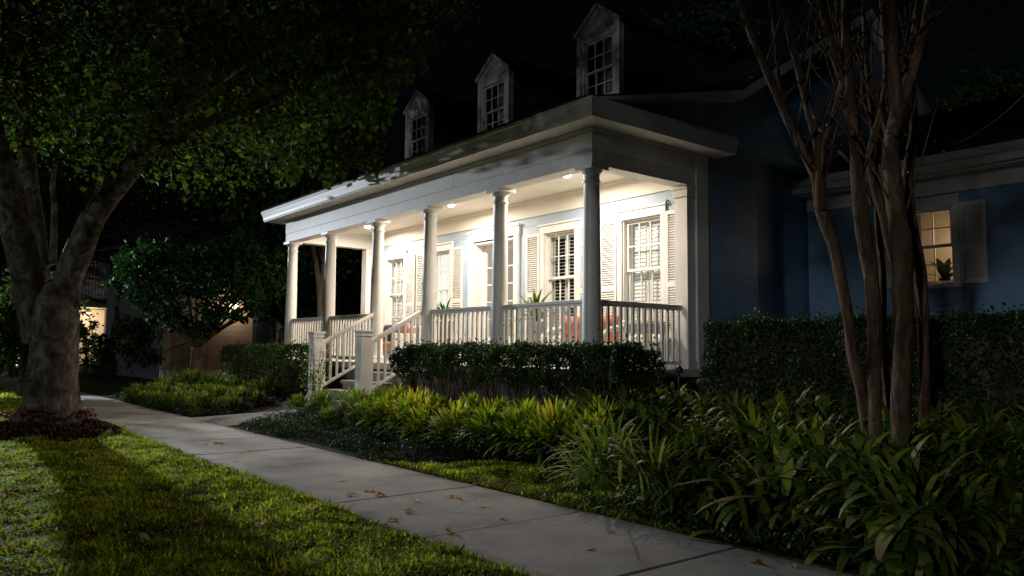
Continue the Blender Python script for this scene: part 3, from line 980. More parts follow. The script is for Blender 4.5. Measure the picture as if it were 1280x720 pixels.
# ------------------------------------------------------------------ hedges
def hedge(x0, x1, y0, y1, z0, z1, n, mat, label, leg=True, leaf=.034, ground=.4, name='hedge', rag=.06):
    cx, cy = (x0+x1)/2, (y0+y1)/2
    root = empty(name, (cx, cy, ground), label, 'hedge')
    rng = np.random.default_rng(int(abs(x0*100)))
    # shell-weighted points in a box with a lumpy surface
    u = rng.uniform(size=(n, 3))
    k = rng.uniform(size=n)
    edge = rng.integers(0, 6, size=n)
    depth = rng.exponential(.05, size=n)
    p = np.empty((n, 3))
    p[:, 0] = x0+u[:, 0]*(x1-x0); p[:, 1] = y0+u[:, 1]*(y1-y0); p[:, 2] = z0+u[:, 2]*(z1-z0)
    m0 = (k < .34); p[m0, 1] = y0+depth[m0]
    m1 = (k >= .34) & (k < .60); p[m1, 2] = z1-depth[m1]
    m2 = (k >= .60) & (k < .68); p[m2, 0] = x1-depth[m2]
    m3 = (k >= .68) & (k < .74); p[m3, 0] = x0+depth[m3]
    lump = rag*(np.sin(p[:, 0]*5.1)*np.sin(p[:, 2]*6.7+1)+.6*np.sin(p[:, 0]*11.3+p[:, 1]*7))
    p[:, 1] += np.where(p[:, 1] < cy, -lump, lump)*.8
    p[:, 2] += np.where(p[:, 2] > (z0+z1)/2, lump*.5, lump*1.2) + rng.normal(0, .012, n)
    # ragged underside: leaves thin out near the bottom
    zrel = (p[:, 2]-z0)/(z1-z0)
    hole = np.sin(p[:, 0]*6.3+1.7)*np.sin(p[:, 0]*2.9)+.4*np.sin(p[:, 0]*17)
    keep = rng.uniform(size=n) < np.clip(zrel*2.4+.35+.45*hole*(zrel < .5), 0.05 if leg else .8, 1)
    p = p[keep]
    # stray shoots
    ns = n//35
    q = np.stack([rng.uniform(x0-.05, x1+.08, ns), rng.uniform(y0, y1, ns), z1+rng.exponential(.04, ns)], 1)
    p = np.concatenate([p, q])
    t = np.clip(rng.normal(.45, .25, len(p)), 0, 1)
    foliage('foliage', p, rng.uniform(.7, 1.35, len(p))*leaf, mat, t, root, .6, (cx, cy, ground))
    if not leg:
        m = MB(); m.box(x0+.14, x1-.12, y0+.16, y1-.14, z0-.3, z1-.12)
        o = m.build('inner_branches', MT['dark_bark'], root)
    m = MB()
    random.seed(int(abs(x0)*10))
    x = x0+.15
    while x < x1-.1:
        for yy in (y0+.15, y1-.15) if leg else (cy,):
            bx = x+random.uniform(-.08, .08)
            for _ in range(4):
                ex = bx+random.uniform(-.28, .28); ey = yy+random.uniform(-.15, .15)
                m.tube([(bx, yy, ground-.08), ((bx*2+ex)/3, yy, (ground+z0)/2+.05), (ex, ey, z0+(z1-z0)*.65)], [.012, .009, .004], 5, .1)
        x += .32
    m.build('stem', MT['dark_bark'], root)
    return root
hedge(-10.95, -6.0, 6.35, 7.05, .88, 1.36, 30000, MT['hedge_leaf'], 'clipped dark hedge on bare stems in front of the porch railing', leaf=.042, rag=.10)
hedge(-19.6, -14.85, 6.5, 7.15, .55, 1.38, 14000, MT['left_hedge_leaf'], 'boxy green hedge left of the porch steps', leaf=.045)
hedge(-5.95, 1.6, 7.7, 8.6, .42, 1.67, 70000, MT['hedge_leaf'], 'long dark box hedge before the blue side wing', leg=False, leaf=.040)

# ------------------------------------------------------------------ strap-leaf clumps
def clump_mesh(name, nl, L, W, mat, seed, el=(.5, 1.45), droop=(.8, 1.9), spread=.12, tilt_tint=(.5, .22), stalk=0.0, tip=0.0):
    rng = np.random.default_rng(seed)
    vv = []; tt = []
    for i in range(nl):
        az = rng.uniform(0, 2*PI)
        r = abs(rng.normal(0, spread))
        e = rng.uniform(*el)
        l = L*rng.uniform(.65, 1.15)
        z0 = rng.uniform(0, stalk)
        vv += blade_leaf((r*math.cos(az), r*math.sin(az), z0), az+rng.normal(0, .5), l*(1-.15*z0/max(stalk, .01)), W*rng.uniform(.7, 1.25), e, rng.uniform(*droop), 7)
        b0 = rng.normal(*tilt_tint)
        # along the leaf the tone drifts (tips yellow)
        for k in range(8):
            tt += [np.clip(b0+tip*(k/7)**2, 0, 1)]*2
    o = np_mesh(name, vv, 16, mat, tt, faces=SEGF(7), nrm_smooth=True)
    return o

def mound_mesh(name, nl, L, W, mat, seed, R_=.20, H=.26, tint0=(.34, .16), tip=.4):
    """rounded clump: leaves spring outward from a dome"""
    rng = np.random.default_rng(seed)
    vv = []; tt = []
    for i in range(nl):
        az = rng.uniform(0, 2*PI); u = rng.uniform(0, 1)
        rr = R_*math.sqrt(u)*(1+.18*math.sin(3*az+seed)); z0 = H*(1-u)**.55*rng.uniform(.55, 1)+.03
        el = 1.35-1.45*u+rng.normal(0, .28)
        vv += blade_leaf((rr*math.cos(az), rr*math.sin(az), z0), az+rng.normal(0, .45), L*rng.uniform(.6, 1.25), W*rng.uniform(.6, 1.3), el, rng.uniform(.2, 1.3), 5)
        b0 = rng.normal(*tint0)+.12*(1-u)
        for k in range(6):
            tt += [np.clip(b0+tip*(k/5)**2, 0, 1)]*2
    return np_mesh(name, vv, 12, mat, tt, faces=SEGF(5), nrm_smooth=True)

def place(protos, spots, label, cat, group=None, labels=None, used=None):
    out = []
    for i, (x, y, s, rz) in enumerate(spots):
        pr = protos[i % len(protos)]
        if pr.get('used') is None:
            o = pr; o['used'] = 1
        else:
            o = pr.copy(); COL.objects.link(o)
        o.location = (x, y, float(gz(x, y))-.01)
        o.scale = (s, s, s*random.uniform(.9, 1.1))
        o.rotation_euler = (random.uniform(-.08, .08), random.uniform(-.08, .08), rz)
        tag(o, labels[i] if labels else label, cat, group)
        out.append(o)
    return out

# right bed: big dark strappy planting
random.seed(21)
protoR = [clump_mesh('strap_leaf_plant', n_, l_, w__, MT['strap_leaf'], 100+i, el_, (.6, 2.1), sp_, (.36, .24), st_, .22)
          for i, (n_, l_, w__, el_, sp_, st_) in enumerate([(110, .36, .042, (-.4, 1.4), .14, .38), (120, .28, .054, (-.5, 1.3), .16, .36), (90, .42, .036, (-.2, 1.45), .12, .32), (110, .31, .050, (-.6, 1.2), .17, .44), (90, .36, .060, (-.4, 1.3), .13, .30), (130, .24, .044, (-.6, 1.3), .18, .42), (70, .44, .046, (-.1, 1.4), .11, .26)])]
spots = []
def inview(x, y):
    a, b_, d = proj([(x, y, .6)])
    return d[0] > 1 and a[0] < 1420 and a[0] > -60
yy = 4.85
row = 0
while yy < 7.55:
    xx = -6.1+(row % 2)*.17+(.0 if yy > 5.2 else .9) - (0 if yy < 6.3 else .9)
    xend = -.32*yy+.75
    while xx < xend:
        jx, jy = xx+random.uniform(-.12, .12), yy+random.uniform(-.12, .12)
        dcr = math.hypot(jx+2.6, jy-5.6)
        bound = 4.82 if jx > -4.3 else 4.82+(-4.3-jx)*.62
        if jy > bound and inview(jx, jy):
            sc_ = random.uniform(.74, 1.06)*(1.38 if dcr < .85 and jy < 5.6 else 1)
            spots.append((jx, jy, sc_, random.uniform(0, 6.28)))
        xx += .36
    yy += .31; row += 1
place(protoR, spots, 'dark green strap-leaved plant in the crowded bed right of the lawn patch', 'plant', 'strap-leaved plants crowding the right bed')
# bright large clump at the left corner of the right bed
big = clump_mesh('spiky_plant', 230, .46, .034, MT['strap_bright'], 77, (-.2, 1.35), (.4, 1.5), .15, (.5, .22), .46, .25)
place([big], [(-5.12, 5.2, 1.0, .4)], 'large bright green arching spiky plant at the corner of the small lawn patch', 'plant')
big2 = clump_mesh('spiky_plant', 120, .50, .024, MT['strap_leaf'], 78, (0, 1.4), (.4, 1.5), .12, (.75, .18), .34, .2)
place([big2], [(-4.35, 5.02, 1.0, 1.4)], 'pale striped spiky plant just right of the large bright green one', 'plant')

# middle bed: yellow-tipped clumps in front of the hedge
random.seed(5)
protoM = [mound_mesh('yellow_tipped_plant', 430, .145, .027, MT['variegated'], 200+i, .23, .28, (.30, .16), .36) for i in range(5)]
protoG = [mound_mesh('leafy_plant', 380, .16, .022, MT['strap_bright'], 230+i, .22, .26, (.36, .2), .25) for i in range(3)]
gspots = [(-13.05, 5.72, .9, 0), (-12.25, 5.75, 1.0, 1), (-11.75, 6.0, 1.05, 2), (-11.2, 5.85, 1.1, 3), (-12.7, 6.0, .85, 3), (-10.9, 6.1, 1.0, 3), (-11.4, 5.5, .8, 5)]
place(protoG, gspots, 'green leafy clump beside the front walk', 'plant', 'green leafy clumps beside the front walk')
ms = []
for x in np.arange(-10.55, -5.5, .60):
    ms.append((x+random.uniform(-.09, .09), 5.72+random.uniform(-.07, .07), random.uniform(1.05, 1.4), random.uniform(0, 6)))
    ms.append((x+.3+random.uniform(-.1, .1), 6.12+random.uniform(-.06, .06), random.uniform(.95, 1.25), random.uniform(0, 6)))
place(protoM, ms, 'yellow-tipped green clump in the row before the clipped hedge', 'plant', 'yellow-tipped clumps before the clipped hedge')
# left bed
protoL = [mound_mesh('low_leafy_plant', 200, .17, .028, MT['left_bed_leaf'], 260+i, .22, .17, (.25, .18), .25) for i in range(3)]
ls = []
for x in np.arange(-21.6, -15.2, .42):
    for y in (5.0, 5.35, 5.75, 6.15):
        if x > -16.1 and y < 5.2: continue
        ls.append((x+random.uniform(-.15, .15), y+random.uniform(-.12, .12), random.uniform(.8, 1.3), random.uniform(0, 6)))
place(protoL, ls, 'low yellow-green clump in the bed left of the front walk', 'plant', 'low clumps in the bed left of the front walk')

# low dark ground cover along the sidewalk
def cover(name, n, fn, leaf, mat, label, h=.10):
    rng = np.random.default_rng(n)
    p = fn(rng, n)
    z = gz(p[:, 0], p[:, 1])+rng.uniform(.0, 1, len(p))**.6*h*(1+.5*np.sin(p[:, 0]*4)*np.sin(p[:, 1]*7))
    c = np.stack([p[:, 0], p[:, 1], z], 1)
    o = foliage(name, c, rng.uniform(.7, 1.4, len(c))*leaf, mat, np.clip(rng.normal(.45, .28, len(c)), 0, 1), None, .55)
    return tag(o, label, kind='stuff')
def f1(rng, n):
    x = rng.uniform(-13.0, -5.9, n)
    lo = 4.62+.10*np.sin(x*1.7)
    lo = np.where(x > -7.9, np.maximum(lo, 5.62-.33*np.abs(x+5.9)*.6), lo)
    y = lo+rng.uniform(0, 1, n)*(5.75-lo)
    k = y > lo
    return np.stack([x[k], y[k]], 1)
cover('ground_cover', 30000, f1, .030, MT['low_cover'], 'low dark groundcover edging the sidewalk before the yellow-tipped clumps', .16)
def f2(rng, n):
    x = rng.uniform(-5.3, -.6, n)
    y = 4.58+np.abs(rng.normal(0, .22, n))
    return np.stack([x, y], 1)
cover('ground_cover', 2600, f2, .04, MT['low_cover'], 'sparse low weeds along the sidewalk edge of the right bed', .09)
def f3(rng, n):
    x = rng.uniform(-22.5, -15.3, n); y = rng.uniform(4.6, 5.1, n)
    return np.stack([x, y], 1)
cover('ground_cover', 8000, f3, .04, MT['low_cover'], 'low dark groundcover edging the sidewalk left of the front walk', .12)

# rose-like sprigs before the steps
sp = empty('rose_shrub', (-13.35, 6.15, .35), 'thin sparse rose shrub growing between the two newel posts', 'shrub')
m = MB(); lc = []
random.seed(9)
for i in range(16):
    bx, by = -13.35+random.uniform(-.1, .1), 6.12+random.uniform(-.08, .08)
    ex, ey, ez = bx+random.uniform(-.5, .55), by+random.uniform(-.2, .2), random.uniform(.8, 1.38)
    pts = [(bx, by, .3), ((bx+ex)/2-.03, (by+ey)/2, .35+(ez-.35)*.6), (ex, ey, ez)]
    m.tube(pts, [.007, .005, .003], 5)
    for _ in range(26):
        t = random.uniform(.35, 1)
        lc.append((bx+(ex-bx)*t+random.gauss(0, .04), by+(ey-by)*t+random.gauss(0, .04), .35+(ez-.35)*t+random.gauss(0, .04)))
m.build('stem', MT['dark_bark'], sp)
lc = np.array(lc)
foliage('foliage', lc, RNG.uniform(.035, .06, len(lc)), MT['strap_bright'], RNG.uniform(.2, .9, len(lc)), sp, .6, (-13.35, 6.15, .35))

# red-leaved plants round the oak's foot
def f4(rng, n):
    a = rng.uniform(0, 2*PI, n); r = rng.uniform(.38, .62, n)
    return np.stack([TREE[0]+1.15*r*np.cos(a), TREE[1]+r*np.sin(a)], 1)
cover('purple_ground_cover', 750, f4, .05, MT['red_leaf'], 'dark purple-red low plants ringing the foot of the big oak', .16)
def f5(rng, n):
    a = rng.uniform(0, 2*PI, n); r = np.sqrt(rng.uniform(.15, .85, n))
    return np.stack([TREE[0]+.15+1.35*r*np.cos(a), TREE[1]+r*np.sin(a)], 1)
cover('mulch', 7000, f5, .05, MT['mulch'], 'brown bark mulch and dead leaves around the big oak', .03)

# ------------------------------------------------------------------ grass
def grass(name, n, fn, label, h=.042, w=.012):
    rng = np.random.default_rng(n+1)
    p = fn(rng, n)
    n = len(p)
    z = gz(p[:, 0], p[:, 1])
    clump = .5+.5*np.sin(p[:, 0]*7.1+2*np.sin(p[:, 1]*5.3))*np.sin(p[:, 1]*8.7+1.5*np.sin(p[:, 0]*4.1))
    clump2 = .5+.5*np.sin(p[:, 0]*2.3+1.1*p[:, 1])*np.sin(p[:, 1]*3.1-p[:, 0])
    hh = h*(.35+.9*clump+.45*clump2)*rng.uniform(.4, 1.35, n)
    az = rng.uniform(0, 2*PI, n); lean = rng.uniform(.2, 1.5, n)
    dx, dy = np.cos(az), np.sin(az)
    ww = w*rng.uniform(.6, 1.3, n)*(1+.05*np.hypot(p[:, 0], p[:, 1]))
    base = np.stack([p[:, 0], p[:, 1], z-.004], 1)
    side = np.stack([-dy, dx, np.zeros(n)], 1)*ww[:, None]/2
    mid = base+np.stack([dx*lean*hh*.35, dy*lean*hh*.35, hh*.6], 1)
    tip = base+np.stack([dx*lean*hh*1.1, dy*lean*hh*1.1, hh*np.where(lean > .8, .75, 1.0)], 1)
    v = np.stack([base-side, base+side, mid+side*.9, mid-side*.9, tip], 1)
    # one quad + one triangle -> use two quads with a doubled tip
    v = np.concatenate([v, (tip+side*.12)[:, None]], 1)
    o = np_mesh(name, v.reshape(-1, 3), 6, MT['grass'], np.clip(rng.normal(.42, .16, n)+.35*(clump2-.5)+.3*(clump-.5)+(rng.uniform(size=n) > .96)*.6-(rng.uniform(size=n) > .93)*.9, 0, 1), faces=[[0, 1, 2, 3], [3, 2, 5, 4]])
    return tag(o, label, 'grass' if False else None, kind='stuff')
def g1(rng, n):
    # denser near the camera
    x = -1.6-12.5*rng.uniform(0, 1, n)**1.35
    y = rng.uniform(-.6, 3.02+.03*np.sin(x*9), n)
    a, b_, d = proj(np.stack([x, y, np.zeros(n)], 1))
    d2 = np.hypot((x-TREE[0]-.15)/1.25, y-TREE[1])
    k = (a > -40) & (b_ < 790) & (d > .5) & (d2 > .88+.08*np.sin(np.arctan2(y-TREE[1], x-TREE[0])*7))
    bare = np.sin(x*3.3+1)*np.sin(y*4.7+x)+.5*np.sin(x*9+y*6)
    k &= (bare < .75) | (rng.uniform(size=n) < .22)
    return np.stack([x[k], y[k]], 1)
grass('lawn_grass', 190000, g1, 'short green lawn grass left of the sidewalk')
def g2(rng, n):
    x = -14-16*rng.uniform(0, 1, n); y = rng.uniform(-1.5, 3.0, n)
    d2 = np.hypot((x-TREE[0]-.15)/1.25, y-TREE[1])
    k = d2 > 1.02
    return np.stack([x[k], y[k]], 1)
grass('lawn_grass', 40000, g2, 'dim lawn grass behind the big oak', .06, .012)
def g3(rng, n):
    x = rng.uniform(-8.1, -3.6, n); y = rng.uniform(4.53, 5.7, n)
    k = bedmask(x, y) < .55
    return np.stack([x[k], y[k]], 1)
grass('lawn_grass', 60000, g3, 'small lawn patch between the sidewalk and the plant beds', .05)
# fallen leaves
def fallen(seed):
    rng = np.random.default_rng(seed)
    k = 10
    out = []
    ang = np.linspace(0, 2*PI, k, endpoint=False)
    rr = .040*(1+.35*np.cos(ang*2)+.16*np.cos(ang*5+seed))
    z = .006+.012*np.cos(ang*2+seed)+.004*rng.uniform(-1, 1, k)
    m = MB()
    vs = [(0, 0, .004)]+[(rr[i]*math.cos(ang[i]), rr[i]*math.sin(ang[i])*.75, float(z[i])) for i in range(k)]
    m.add(vs, [(0, i+1, (i+1) % k+1) for i in range(k)], True)
    m.tube([(.04, 0, .01), (.065, .004, .004)], [.0014, .001], 5)
    o = m.build('fallen_leaf', MT['autumn'])
    at = o.data.attributes.new('tint', 'FLOAT', 'POINT')
    at.data.foreach_set('value', np.full(len(o.data.vertices), rng.uniform(.2, .8), np.float32))
    return o
pf = [fallen(i) for i in range(5)]
def at_ground(px, py, z=0.0):
    d = _r2*((px-640)/F_PX) + _u2*(-(py-360)/F_PX) + _fw
    t = (z-CAM_Z)/d[2]
    return d[0]*t, d[1]*t
lp = [(440, 617), (436, 620), (462, 615), (476, 620), (520, 627), (492, 648), (509, 637), (510, 641), (490, 651), (563, 622), (575, 624), (602, 634), (627, 649), (763, 666), (738, 688), (563, 667), (331, 549), (273, 555), (256, 556), (294, 577), (427, 602),
      (766, 643), (703, 627), (690, 622), (720, 634), (585, 602), (596, 606), (865, 668), (945, 704), (990, 708), (310, 565), (300, 566)]
lg = [(195, 644), (120, 641), (38, 693), (180, 680), (248, 656), (325, 660), (6, 622), (8, 694), (106, 689), (392, 640)]
ul = 0
random.seed(4)
for j, (px_, py_) in enumerate(lp+lg):
    x, y = at_ground(px_, py_, .0 if j < len(lp) else .05)
    o = pf[j % 5] if j < 5 else pf[j % 5].copy()
    if j >= 5: COL.objects.link(o)
    o.location = (x, y, .004 if j < len(lp) else .055+float(gz(x, y)))
    s = random.uniform(.7, 1.2)
    o.scale = (s, s, s*random.uniform(.8, 1.6)); o.rotation_euler = (random.uniform(-.1, .1), random.uniform(-.1, .1), random.uniform(0, 6.28))
    if j < len(lp): tag(o, 'small dry brown leaf fallen on the concrete sidewalk', 'leaf', 'dry leaves fallen on the sidewalk')
    else: tag(o, 'small dry orange leaf fallen on the lawn', 'leaf', 'dry leaves fallen on the lawn')

# ------------------------------------------------------------------ trees
def limb(m, pts, radii, seg=10, wob=.12, sub=4):
    """smooth Catmull-Rom through pts"""
    P_ = [Vector(p) for p in pts]
    out = []; rr = []
    for i in range(len(P_)-1):
        p0 = P_[max(i-1, 0)]; p1 = P_[i]; p2 = P_[i+1]; p3 = P_[min(i+2, len(P_)-1)]
        for k in range(sub):
            t = k/sub
            out.append(.5*((2*p1)+(p2-p0)*t+(2*p0-5*p1+4*p2-p3)*t*t+(3*p1-p0-3*p2+p3)*t**3))
            rr.append(radii[i]+(radii[i+1]-radii[i])*t)
    out.append(P_[-1]); rr.append(radii[-1])
    m.tube(out, rr, seg, wob)
    return out

# --- big oak
oak = empty('oak_tree', (TREE[0], TREE[1], .1), 'big oak with forking grey trunk on the lawn at the left', 'tree')
random.seed(31)
m = MB()
D = 11.67
skeleton = []
trunk = [Vector((TREE[0]-.02, TREE[1]+.0, .0)), P(60, 520, D), P(59, 490, D), P(59, 450, D), P(58, 415, D), P(57, 385, D)]
rad = [.62, .47, .405, .375, .385, .42]
# flared, buttressed foot
pts = []
seg = 28
vs = []; fs = []
rings = [(0.0, .68), (.10, .53), (.25, .43), (.45, .375), (.75, .345), (1.05, .33), (1.4, .325), (1.7, .325), (1.95, .28), (2.15, .18), (2.25, .05)]
base = P(60, 540, D)
for i, (h, r) in enumerate(rings):
    for k in range(seg):
        t = 2*PI*k/seg
        lob = 1+(.16*math.exp(-h*2.2))*math.sin(5*t+1)+.05*math.sin(3*t+h*2)+.03*math.sin(9*t+h*5)+(.08*(h/2.7))*math.cos(2*t)
        cx = TREE[0]-.03*math.sin(h*1.7); cy = TREE[1]+.02*math.sin(h*2)
        vs.append((cx+r*lob*math.cos(t), cy+r*lob*math.sin(t), .08+h))
for i in range(len(rings)-1):
    for k in range(seg):
        k2 = (k+1) % seg
        fs.append((i*seg+k, i*seg+k2, (i+1)*seg+k2, (i+1)*seg+k))
m.add(vs, fs, True)
limbs = [
    ([P(48, 425, D), P(38, 365, D-.15), P(24, 305, D-.35), P(12, 240, D-.6), P(-10, 160, D-.9), P(-30, 60, D-1.2), P(-60, -80, D-1.5)], [.22, .215, .21, .18, .15, .12, .08]),
    ([P(58, 405, D), P(50, 350, D+.2), P(44, 290, D+.4), P(36, 220, D+.6), P(28, 130, D+.9), P(20, 40, D+1.2), P(10, -90, D+1.5)], [.16, .15, .15, .13, .11, .10, .06]),
    ([P(70, 425, D), P(84, 355, D), P(104, 300, D-.1), P(128, 255, D-.2), P(168, 205, D-.5), P(206, 150, D-.9), P(240, 90, D-1.4), P(268, 20, D-2), P(300, -90, D-2.6)], [.22, .205, .185, .165, .15, .13, .115, .095, .06]),
    ([P(94, 335, D+.1), P(112, 250, D+.3), P(130, 180, D+.5), P(152, 100, D+.7), P(160, 20, D+.9), P(170, -90, D+1.1)], [.16, .13, .11, .09, .07, .04]),
    ([P(66, 330, D+.3), P(68, 262, D+.5), P(66, 225, D+.6), P(80, 160, D+.9), P(100, 60, D+1.2)], [.06, .045, .035, .03, .02]),
    ([P(206, 150, D-.9), P(262, 105, D-1.6), P(330, 62, D-2.2), P(410, 26, D-2.6), P(480, 5, D-2.8)], [.10, .085, .07, .05, .03]),
    ([P(168, 205, D-.5), P(240, 165, D+.4), P(320, 130, D+1.2), P(400, 110, D+1.6), P(470, 100, D+1.8)], [.09, .075, .055, .04, .02]),
]
for pts, rr in limbs:
    skeleton += limb(m, pts, rr, 12, .09, 5)
# crown clusters
rng = np.random.default_rng(42)
bx = [-60, 0, 60, 110, 150, 200, 250, 300, 340, 400, 450, 478, 498, 540, 590, 640]
by = [250, 215, 250, 262, 215, 262, 240, 262, 232, 222, 216, 204, 118, 72, 55, -20]
cl = []
tries = 0
while len(cl) < 420 and tries < 60000:
    tries += 1
    u = rng.normal(size=3); u /= np.linalg.norm(u)
    rr_ = rng.uniform(.35, 1)**.6
    c = np.array([TREE[0]+1.2, TREE[1]+.8, 7.4])+u*rr_*np.array([7.0, 6.4, 4.4])
    if c[2] < 2.9: continue
    a, b_, d = proj([c])
    if d[0] < 4.5: continue
    if a[0] > -200:
        lim = np.interp(a[0], bx, by)
        if b_[0] > lim-14: continue
        if a[0] > 625 or b_[0] < -420: continue
        # thinner window of sky / stems
        if 330 < a[0] < 440 and 160 < b_[0] < 215 and rng.uniform() < .6: continue
        if 480 < a[0] and b_[0] > 30 and rng.uniform() < .55: continue
    cl.append(c)
for _ in range(24):
    cl.append(np.array(P(rng.uniform(420, 502), rng.uniform(-30, 130), rng.uniform(8.0, 11.0))))
for _ in range(34):
    cl.append(np.array([rng.uniform(-14.5, -12.2), rng.uniform(6.0, 6.9), rng.uniform(4.5, 5.2)]))  # extra clusters, placed to shade the right end of the porch frieze
for _ in range(16):
    cl.append(np.array([rng.uniform(-18.0, -16.3), rng.uniform(6.2, 7.1), rng.uniform(5.7, 6.9)]))  # clusters added to keep lamp light off the right dormer
cl = np.array(cl)
sk = np.array([list(v) for v in skeleton])
pc = []; ptint = []
random.seed(77)
order = np.argsort([np.min(np.linalg.norm(sk-c, axis=1)) for c in cl])
nodes = sk.copy()
for idx in order:
    c = cl[idx]
    dd = np.linalg.norm(nodes-c, axis=1)+np.maximum(0, nodes[:, 2]-c[2])*.8
    s = nodes[np.argmin(dd)]
    mid = (s+c)/2+rng.normal(0, .12, 3)+np.array([0, 0, .12])
    L = np.linalg.norm(c-s)
    r0 = min(.035, .008+.010*L)
    limb(m, [s, mid, c], [r0, r0*.7, r0*.3], 5, .05, 3)
    ts = np.linspace(0.15, 1, 6)[:, None]
    seg_pts = s*(1-ts)**2+2*mid*ts*(1-ts)+c*ts**2
    nodes = np.concatenate([nodes, seg_pts])
    k = int(rng.integers(140, 260))
    t = rng.uniform(.25, 1.05, k)[:, None]
    along = s*(1-t)**2+2*mid*t*(1-t)+c*t**2
    w = .16+.34*t
    pts = along+rng.normal(size=(k, 3))*w*np.array([1, 1, .62])
    pc.append(pts)
    base_t = rng.normal(.45, .12)
    ptint.append(np.clip(base_t+rng.normal(0, .2, k), 0, 1))
pc = np.concatenate(pc); ptint = np.concatenate(ptint)
a, b_, d = proj(pc)
lim = np.interp(a, bx, by)+10*np.sin(a*.11)+7*np.sin(a*.31)
keep = ~((a > -60) & (a < 660) & (b_ > lim)) & (d > 3)
keep &= ~((a > 600) & (b_ > -60))
pc = pc[keep]; ptint = ptint[keep]
m.build('trunk', MT['oak_bark'], oak)
foliage('crown', pc, np.clip(RNG.gamma(7, .0135, len(pc)), .04, .15), MT['oak_leaf'], ptint, oak, .62, (TREE[0], TREE[1], .1))

# --- crepe myrtle by the right bed
def myrtle(name, label, paths, twigs, mat='myrtle_bark', base=None, leaves=None, lmat='sparse_leaf', seed=1, lsize=(.03, .055)):
    random.seed(seed)
    root = empty(name, base, label, 'tree')
    m = MB(); sk = []
    for pts, rr in paths:
        sk.append((limb(m, pts, rr, 10, .10, 5), rr))
    lf = []
    for s, rr in sk:
        n = len(s)
        for i in range(int(n*.45), n, 1):
            for _ in range(twigs):
                if random.random() < .42:
                    p = s[i]
                    d = Vector((random.gauss(0, .35), random.gauss(0, .35), random.uniform(.5, 1.3))).normalized()
                    L = random.uniform(.4, 1.5)
                    q = p+d*L*.5+Vector((random.gauss(0, .04), random.gauss(0, .04), 0)); r = q+(d+Vector((random.gauss(0, .25), random.gauss(0, .25), .2)))*L*.5
                    limb(m, [p, q, r], [random.uniform(.008, .02), .007, .003], 5, 0, 2)
                    if leaves:
                        for _k in range(leaves):
                            t = random.random()
                            lf.append(tuple(q.lerp(r, t)+Vector((random.gauss(0, .08), random.gauss(0, .08), random.gauss(0, .08)))))
    m.build('trunk', MT[mat], root)
    if lf:
        lf = np.array(lf)
        foliage('crown', lf, RNG.uniform(*lsize, len(lf)), MT[lmat], RNG.uniform(0, 1, len(lf)), root, .5, base)
    return root
d0 = 6.0
def PP(l, d, dd=0): return [P(x, y, d+dd*i/len(l)) for i, (x, y) in enumerate(l)]
R = lambda px: px*d0/F_PX/2*1.1
paths = [
    (PP([(1088, 560), (1078, 495), (1066, 442), (1058, 384), (1043, 312), (1026, 262), (1018, 217), (994, 170), (962, 98), (936, 34), (912, -40), (890, -140)], d0, .3), [R(w) for w in (14, 13, 13.5, 13, 14, 14, 11, 10, 9, 8, 7, 5)]),
    (PP([(1026, 262), (1024, 194), (1011, 137), (992, 62), (979, 0), (965, -90)], d0+.05, .5), [R(w) for w in (12, 11, 10, 9, 8, 6)]),
    (PP([(1096, 560), (1093, 493), (1093, 420), (1089, 348), (1077, 276), (1070, 194), (1063, 125), (1049, 90), (1036, 40), (1022, -10), (1005, -110)], d0-.1, .4), [R(w) for w in (14, 14, 15, 16, 18, 13, 12, 9, 8, 7, 5)]),
    (PP([(1068, 170), (1063, 110), (1058, 55), (1057, 0), (1060, -110)], d0-.05, .5), [R(w) for w in (11, 11, 11, 10, 7)]),
    (PP([(1128, 560), (1126, 496), (1128, 457), (1129, 384), (1127, 312), (1120, 262), (1113, 194), (1120, 140), (1117, 78), (1114, 0), (1118, -110)], d0-.25, .2), [R(w) for w in (22, 21, 21, 21, 24, 21, 18, 16, 13, 12, 8)]),
    (PP([(1122, 340), (1104, 270), (1088, 200), (1099, 150), (1108, 100), (1104, 20), (1096, -90)], d0+.2, .3), [R(w) for w in (12, 10, 10, 9, 8, 7, 5)]),
    (PP([(1116, 170), (1130, 125), (1149, 62), (1160, 10), (1176, -90)], d0-.2, .4), [R(w) for w in (13, 11, 10, 9, 6)]),
    (PP([(1156, 560), (1155, 493), (1154, 402), (1147, 330), (1135, 270), (1134, 220), (1142, 160), (1138, 90), (1142, 47), (1150, -10), (1164, -100)], d0+.25, .3), [R(w) for w in (14, 13, 13, 17, 18, 13, 11, 9, 8, 7, 5)]),
    (PP([(1112, 520), (1104, 430), (1104, 350), (1098, 290), (1096, 240), (1090, 150), (1082, 60), (1076, -60)], d0+.45, .3), [R(w) for w in (9, 8, 8, 8, 7, 6, 6, 4)]),
    (PP([(1018, 217), (1040, 150), (1052, 90), (1046, 10), (1040, -80)], d0+.2, .2), [R(w) for w in (7, 6, 5, 4, 3)]),
    (PP([(994, 170), (975, 110), (968, 40), (955, -40)], d0+.2, .4), [R(w) for w in (6, 5, 4, 3)]),
]
cb = P(1120, 560, d0); cb.z = .3
myrtle('crepe_myrtle', 'multi-stemmed smooth-barked crepe myrtle rising from the right plant bed', paths, 1, base=tuple(cb), leaves=3, seed=2)
